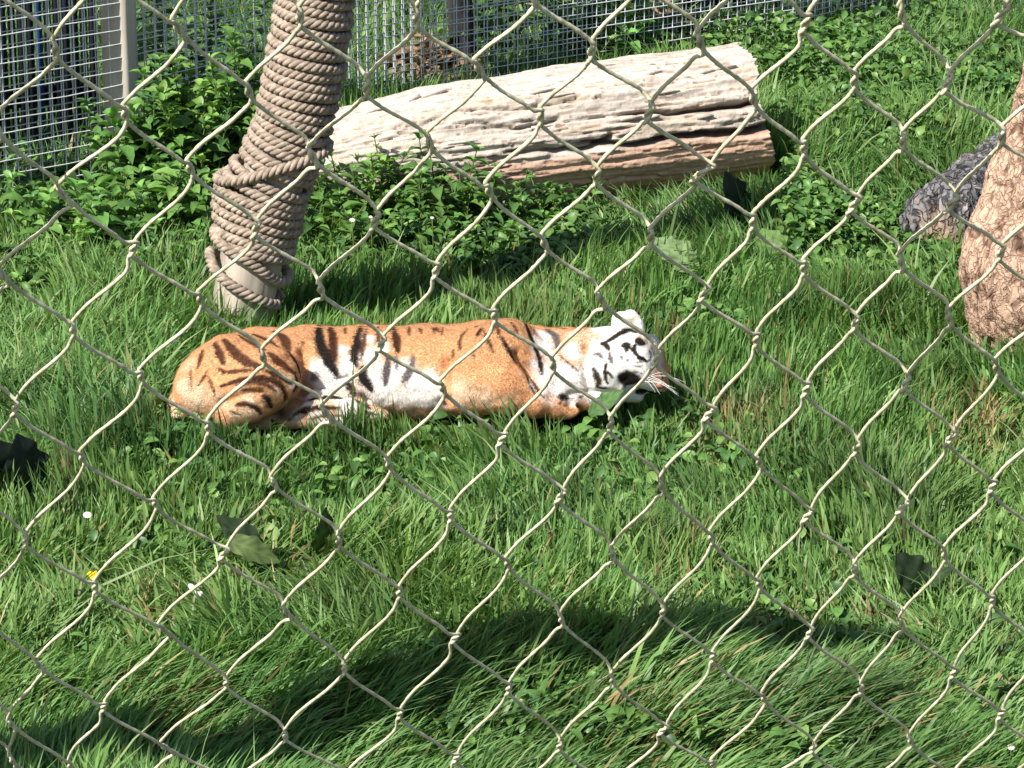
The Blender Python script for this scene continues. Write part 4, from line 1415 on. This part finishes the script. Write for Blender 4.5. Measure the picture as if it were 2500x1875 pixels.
# ------------------------------------------------------------------ flowers
def flower(name, label, px, py, r, mat, npet, hgt, group=None, cat='flower'):
    b = G(px, py, hgt)
    root = empty(name, (b[0], b[1], 0))
    tag(root, label, cat, group)
    V, F = tube(smooth_path([(b[0] + .01, b[1] + .01, 0), (b[0] + .004, b[1], hgt * .5), b], 4), .002, 5)
    mesh_obj('stem', V, F, M_STEM, root)
    parts = []
    ax = np.array([.1, -.45, .89])
    e1 = np.cross(ax, [0, 1, 0]); e1 /= np.linalg.norm(e1); e2 = np.cross(ax, e1)
    for k in range(npet):
        a = 2 * math.pi * k / npet * (1 if npet < 20 else 2.4); rr = r * (1 if npet < 20 else (.45 + .55 * ((k * 7) % npet) / npet))
        d = math.cos(a) * e1 + math.sin(a) * e2
        s_ = np.cross(ax, d) * r * .17
        p0 = b + ax * .002 + d * r * .1
        Vq = np.array([p0 - s_ * .6, p0 + s_ * .6, b + d * rr * .7 + s_ + ax * r * .18, b + d * rr + ax * r * .1, b + d * rr * .7 - s_ + ax * r * .18])
        parts.append((Vq, np.array([[0, 1, 2], [0, 2, 4], [4, 2, 3]])))
    V, F = merge(parts)
    mesh_obj('petals', V, F, mat, root)
    V, F = tube([b - ax * .004, b + ax * .001, b + ax * .004], [r * .2, r * .3, r * .16], 8)
    mesh_obj('flower_centre', V, F, M_YELLOW, root)


flower('dandelion', 'yellow dandelion flower in the open grass', 226, 1405, .019, M_YELLOW, 36, .10)
flower('daisy', 'small white daisy on a thin stem above a yellow dandelion', 213, 1258, .012, M_PETAL, 14, .11)
flower('daisy', 'single pale flower at the very front of the grass', 2468, 1825, .009, M_PETAL, 12, .10)
GF = 'white nettle flowers by the log'
for k, (x, y) in enumerate(((860, 408), (1010, 470), (905, 400), (1055, 402))):
    flower('white_flower', 'tiny white flower among the nettles at the log', x, y + 130, .007 if k else .011, M_PETAL, 9, .23, GF)
# a fallen white petal curl
fl = empty('fallen_petal', G(484, 1450, .0)); tag(fl, 'crumpled white petal caught on the grass below the folded dock leaf', 'petal')
dp = M_DOCK
c0 = G(484, 1448, .10)
parts = []
for k, (dx, dz, l, a) in enumerate(((-.012, .012, .03, 2.3), (.004, -.006, .034, -.9), (.006, .004, .02, .4))):
    p0 = c0 + np.array([dx, -.01 * k, dz]); d = np.array([math.cos(a), 0, math.sin(a)]) * l
    parts.append(tube(smooth_path([p0 - d / 2, p0 + [0, -.005, .003], p0 + d / 2], 4), np.array([.002, .005, .007, .008, .008, .008, .007, .005, .002]), 5))
V, F = merge(parts)
mesh_obj('petal', V, F, M_PETAL, fl)

# ------------------------------------------------------------------ behind the fence
def shade_boards(name, label, px0, px1, D0, D1, h, nb, seed, blue=()):  # invented boards whose blue-black colour stands in for deep shade
    g = np.random.default_rng(seed)
    a = ray(px0, 300); a = a / a[1] * D0; b = ray(px1, 300); b = b / b[1] * D1
    root = empty(name, ((a[0] + b[0]) / 2, (a[1] + b[1]) / 2, 0))
    tag(root, label, 'screen')
    t = (b - a)[:2]; L = np.linalg.norm(t); rz = math.atan2(t[1], t[0])
    wb = L / nb
    for k in range(nb):
        c = a[:2] + t * ((k + .5) / nb)
        hh = h + g.uniform(-.02, .02)
        V, F = box((c[0], c[1] + g.uniform(-.004, .004), hh / 2 - .05), (wb - .012, .022, hh + .1), rz)
        mesh_obj('board', V, F, M_BLUE_SHADE if k in blue else M_SHADE_BOARD, root)
    for z in (.25, h - .2):
        c = (a[:2] + b[:2]) / 2
        nn = np.array([-t[1], t[0]]) / L * .035
        V, F = box((c[0] + nn[0], c[1] + nn[1], z), (L, .045, .07), rz)
        mesh_obj('rail', V, F, M_SHADE_BOARD, root)


shade_boards('shade_boards', 'blue black board screen standing in for deep shade behind the mesh left of the grey post', -330, 245, 11.95, 12.30, 1.5, 26, 3, blue=(19,))
shade_boards('shade_boards', 'low board screen standing in for deep shade far behind the mesh above the log', 1600, 2120, 14.5, 15.3, 1.2, 22, 4, blue=(4, 12))
dt = G(1128, 238)
t_ = empty('dark_tree', (dt[0], dt[1] + .35, 0)); tag(t_, 'slim dark tree trunk standing behind the mesh above the log', 'tree')
yy = dt[1] + .35
rough_trunk('trunk', [P(1150, 262, yy), P(1146, 210, yy), P(1132, 130, yy), P(1122, 0, yy), P(1110, -160, yy), P(1080, -420, yy)], [.040, .042, .046, .052, .05, .04], M_DARKBARK, t_, 600, n=30, m=60, bark=.004, big=.006)
for k, (dx, dz) in enumerate(((.5, .5), (-.45, .55), (.25, .8))):
    top = P(1080, -420, yy)
    V, F = tube(smooth_path([top, top + [dx * .5, .1, dz * .6], top + [dx, .25, dz]], 6), np.linspace(.035, .012, 13), 8)
    mesh_obj('limb', V, F, M_DARKBARK, t_)
# heaps of dry brown leaves behind the mesh
for k, (x, y, r_) in enumerate(((1060, 195, .22), (1590, 105, .38), (1400, 30, .35))):
    g = np.random.default_rng(700 + k)
    c = G(x, y)
    n = 420
    a = g.uniform(0, 6.28, n); rr = r_ * np.sqrt(g.random(n))
    pos = np.stack([c[0] + rr * np.cos(a), c[1] + rr * np.sin(a) * .8, .02 + .16 * (1 - (rr / r_) ** 2) * g.random(n)], 1)
    di = np.stack([g.normal(0, 1, n), g.normal(0, 1, n), g.normal(.1, .3, n)], 1)
    up = np.stack([g.normal(0, .5, n), g.normal(0, .5, n), np.ones(n)], 1)
    cb = np.array([.26, .17, .10]) * g.uniform(.5, 1.3, n)[:, None]
    V, F, C = leaves(pos, di, up, g.uniform(.05, .09, n), g.uniform(.03, .05, n), cb)
    o = mesh_obj('dry_leaves', V, F, M_LEAF, None, C)
    tag(o, ['small heap of dry brown leaves behind the mesh near the dark trunk', 'wide heap of dry tan leaves behind the mesh above the log', 'far heap of dry brown leaves behind the pale shrub'][k], 'dry leaves', kind='stuff')

# ------------------------------------------------------------------ grass
def grass():
    g = np.random.default_rng(99)

    def roots(n_tuft, per, y0, y1, xm):
        # tufts spread evenly over the ground
        y = np.sqrt(g.uniform(y0 ** 2, y1 ** 2, n_tuft))
        x = g.uniform(-1, 1, n_tuft) * (.158 * y + xm)
        ti = np.repeat(np.arange(n_tuft), per)
        rr = .030 * np.sqrt(g.random(len(ti))); a = g.uniform(0, 6.283, len(ti))
        return x[ti] + rr * np.cos(a), y[ti] + rr * np.sin(a), ti, n_tuft
    X, Y, TI, NT = roots(19500, 13, 6.2, 17.5, .55)
    # a denser carpet where the picture shows single blades
    X2, Y2, TI2, NT2 = roots(9000, 11, 6.2, 10.6, .35)
    X = np.concatenate([X, X2]); Y = np.concatenate([Y, Y2]); TI = np.concatenate([TI, TI2 + NT]); NT += NT2
    # keep off the tiger, log, post, stump
    keep = np.ones(len(X), bool)
    s = TIG
    ix = np.round((X - s.lo[0]) / s.h).astype(int); iy = np.round((Y - s.lo[1]) / s.h).astype(int)
    kz = int(round((.05 - s.lo[2]) / s.h)); kz2 = int(round((.13 - s.lo[2]) / s.h))
    ok = (ix >= 0) & (iy >= 0) & (ix < s.n[0]) & (iy < s.n[1])
    foot = s.F[:, :, kz]
    val = np.full(len(X), 1.0); val[ok] = foot[ix[ok], iy[ok]]
    keep &= val > .004
    l, r, d, R = LOG
    vx = np.stack([X - l[0], Y - l[1]], 1)
    al = vx @ d[:2]; pe = np.abs(vx @ np.array([d[1], -d[0]]))
    keep &= ~((al > .05) & (al < np.linalg.norm(r - l) + .02) & (pe < R * .72))
    keep &= np.hypot(X - sb[0], Y - sb[1]) > .19
    pb = G(575, 840)
    keep &= np.hypot(X - pb[0], Y - pb[1] - .12) > .085
    X, Y, TI, val = X[keep], Y[keep], TI[keep], val[keep]
    n = len(X)
    vv = np.stack([X - l[0], Y - l[1]], 1)
    al2 = vv @ d[:2]; vx2 = vv @ np.array([d[1], -d[0]]); LL = np.linalg.norm(r - l) + .1
    # tuft habit
    tl = g.normal(0, .20, NT); tc = g.normal(0, 1, NT)
    big = noise2(X, Y, 1.1, 41); mid = noise2(X, Y, 3.1, 43); sm = noise2(X, Y, 7.5, 47)
    H = .128 * (1 + .28 * big + .45 * mid + .32 * sm) * (1 + tl[TI]) * g.uniform(.55, 1.25, n)
    H *= np.interp(Y, [6.2, 7.6, 9.0, 10.5, 13, 17], [.95, .92, .95, 1.0, 1.05, 1.0])
    # trodden lower round the tiger and short just in front of it
    fr = (Y < TY) & (np.abs(X + .3) < .95)
    H *= np.where(fr, np.clip(.42 + val * 2.6, .42, 1), np.clip(.55 + val * 4.5, .55, 1))
    dk = np.zeros(n)
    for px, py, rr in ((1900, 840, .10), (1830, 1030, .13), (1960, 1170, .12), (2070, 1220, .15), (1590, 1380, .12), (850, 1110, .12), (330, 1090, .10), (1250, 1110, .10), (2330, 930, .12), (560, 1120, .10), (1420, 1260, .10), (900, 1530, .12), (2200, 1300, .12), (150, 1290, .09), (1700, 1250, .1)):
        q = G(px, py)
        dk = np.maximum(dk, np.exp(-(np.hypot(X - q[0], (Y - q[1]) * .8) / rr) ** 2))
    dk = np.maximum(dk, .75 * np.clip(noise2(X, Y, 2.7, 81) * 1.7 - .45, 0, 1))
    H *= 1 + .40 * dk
    H = np.clip(H, .03, .24)
    front = (vx2 > R * .5) & (vx2 < R + .35) & (al2 > .3) & (al2 < LL)
    H[front] *= np.clip(.4 + (vx2[front] - R) * 1.6, .4, 1)
    tall = (g.random(n) < .006) & (val > .12)
    H[tall] *= 1.6
    hind = (Y < TY) & (np.abs(X + .52) < .26) & (Y > TY - .5)
    H[hind] *= .88
    # lie of the grass
    th = 2.2 * noise2(X, Y, .8, 51) * math.pi + .9 * noise2(X, Y, 2.6, 53) * math.pi + g.normal(0, .75, n) + g.normal(0, .7, NT)[TI]
    th = np.where(Y < 7.4, th * .35 + .25, th)
    lean = np.clip(.42 + .30 * noise2(X, Y, 1.9, 55) + .22 * g.normal(0, 1, n) + np.interp(Y, [6.2, 7.3, 8.2], [.42, .28, 0]), .05, 1.25)
    up = np.array([0, 0, 1.0])
    ld = np.stack([np.cos(th), np.sin(th), np.zeros(n)], 1)
    fa = g.uniform(0, 6.283, n)
    sdv = np.stack([np.cos(fa), np.sin(fa), np.zeros(n)], 1)
    # blade is widest facing along its bend
    sdv = .55 * np.stack([-ld[:, 1], ld[:, 0], np.zeros(n)], 1) + .6 * sdv
    sdv /= np.linalg.norm(sdv, axis=1, keepdims=True)
    W = (.0018 + .0046 * g.random(n) ** 1.6) * (1 + .15 * tc[TI].clip(-1.5, 1.5))
    base = np.stack([X, Y, ground_z(X, Y) - .008], 1)
    V = np.zeros((n, 7, 3), np.float32)
    tt = [0, .38, .74, 1.0]
    for k, t in enumerate(tt):
        bend = lean * H
        p = base + ld * (bend * (t ** 1.7))[:, None] + up * (H * (t - .33 * np.clip(lean, 0, 1.2) * t * t))[:, None]
        w_ = W * [.8, 1.0, .72, 0][k]
        if k < 3:
            V[:, 2 * k] = p - sdv * w_[:, None]; V[:, 2 * k + 1] = p + sdv * w_[:, None]
        else:
            V[:, 6] = p
    Fb = np.array([[0, 1, 3], [0, 3, 2], [2, 3, 5], [2, 5, 4], [4, 5, 6]])
    F = (Fb[None] + (np.arange(n) * 7)[:, None, None]).reshape(-1, 3)
    # colours: lush, yellow-green and bluish tufts, a few straw blades
    lush = np.array([.100, .228, .058]); yel = np.array([.205, .318, .092]); blu = np.array([.080, .195, .084]); straw = np.array([.36, .29, .13])
    a = np.clip(.42 + .30 * noise2(X, Y, 1.4, 61) + .35 * sm * .6 + .25 * tc[TI] * .6 + .18 * g.normal(0, 1, n), 0, 1)[:, None]
    c = lush * (1 - a) + yel * a
    b_ = np.clip(.55 * noise2(X, Y, 1.0, 63) + .12 * g.normal(0, 1, n), 0, .7)[:, None]
    c = c * (1 - b_) + blu * b_
    dry = .016 + .05 * np.clip(noise2(X, Y, 2.0, 65), 0, 1)
    for px, py, rr, am in ((1790, 1085, .17, .75), (2390, 1065, .20, .7), (440, 1540, .12, .3), (400, 1770, .14, .35), (1560, 1800, .3, .18), (2100, 1650, .4, .14), (690, 1400, .12, .3), (1650, 1480, .15, .2)):
        q = G(px, py)
        dd = np.hypot((X - q[0]), (Y - q[1]) * .55)
        dry = dry + am * np.exp(-(dd / (rr * .6)) ** 2)
    isd = g.random(n) < dry
    c[isd] = straw * g.uniform(.6, 1.15, (isd.sum(), 1))
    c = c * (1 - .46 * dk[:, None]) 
    c[tall] = np.array([.22, .30, .12]) * g.uniform(.8, 1.2, (tall.sum(), 1))
    c = c * g.uniform(.72, 1.28, (n, 1))
    C = np.repeat(c[:, None, :], 7, axis=1)
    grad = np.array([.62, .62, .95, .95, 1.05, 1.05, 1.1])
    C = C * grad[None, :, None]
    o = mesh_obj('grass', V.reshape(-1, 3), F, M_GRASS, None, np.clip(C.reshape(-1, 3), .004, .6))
    tag(o, 'lush uneven green grass covering the enclosure', 'grass', kind='stuff')


grass()
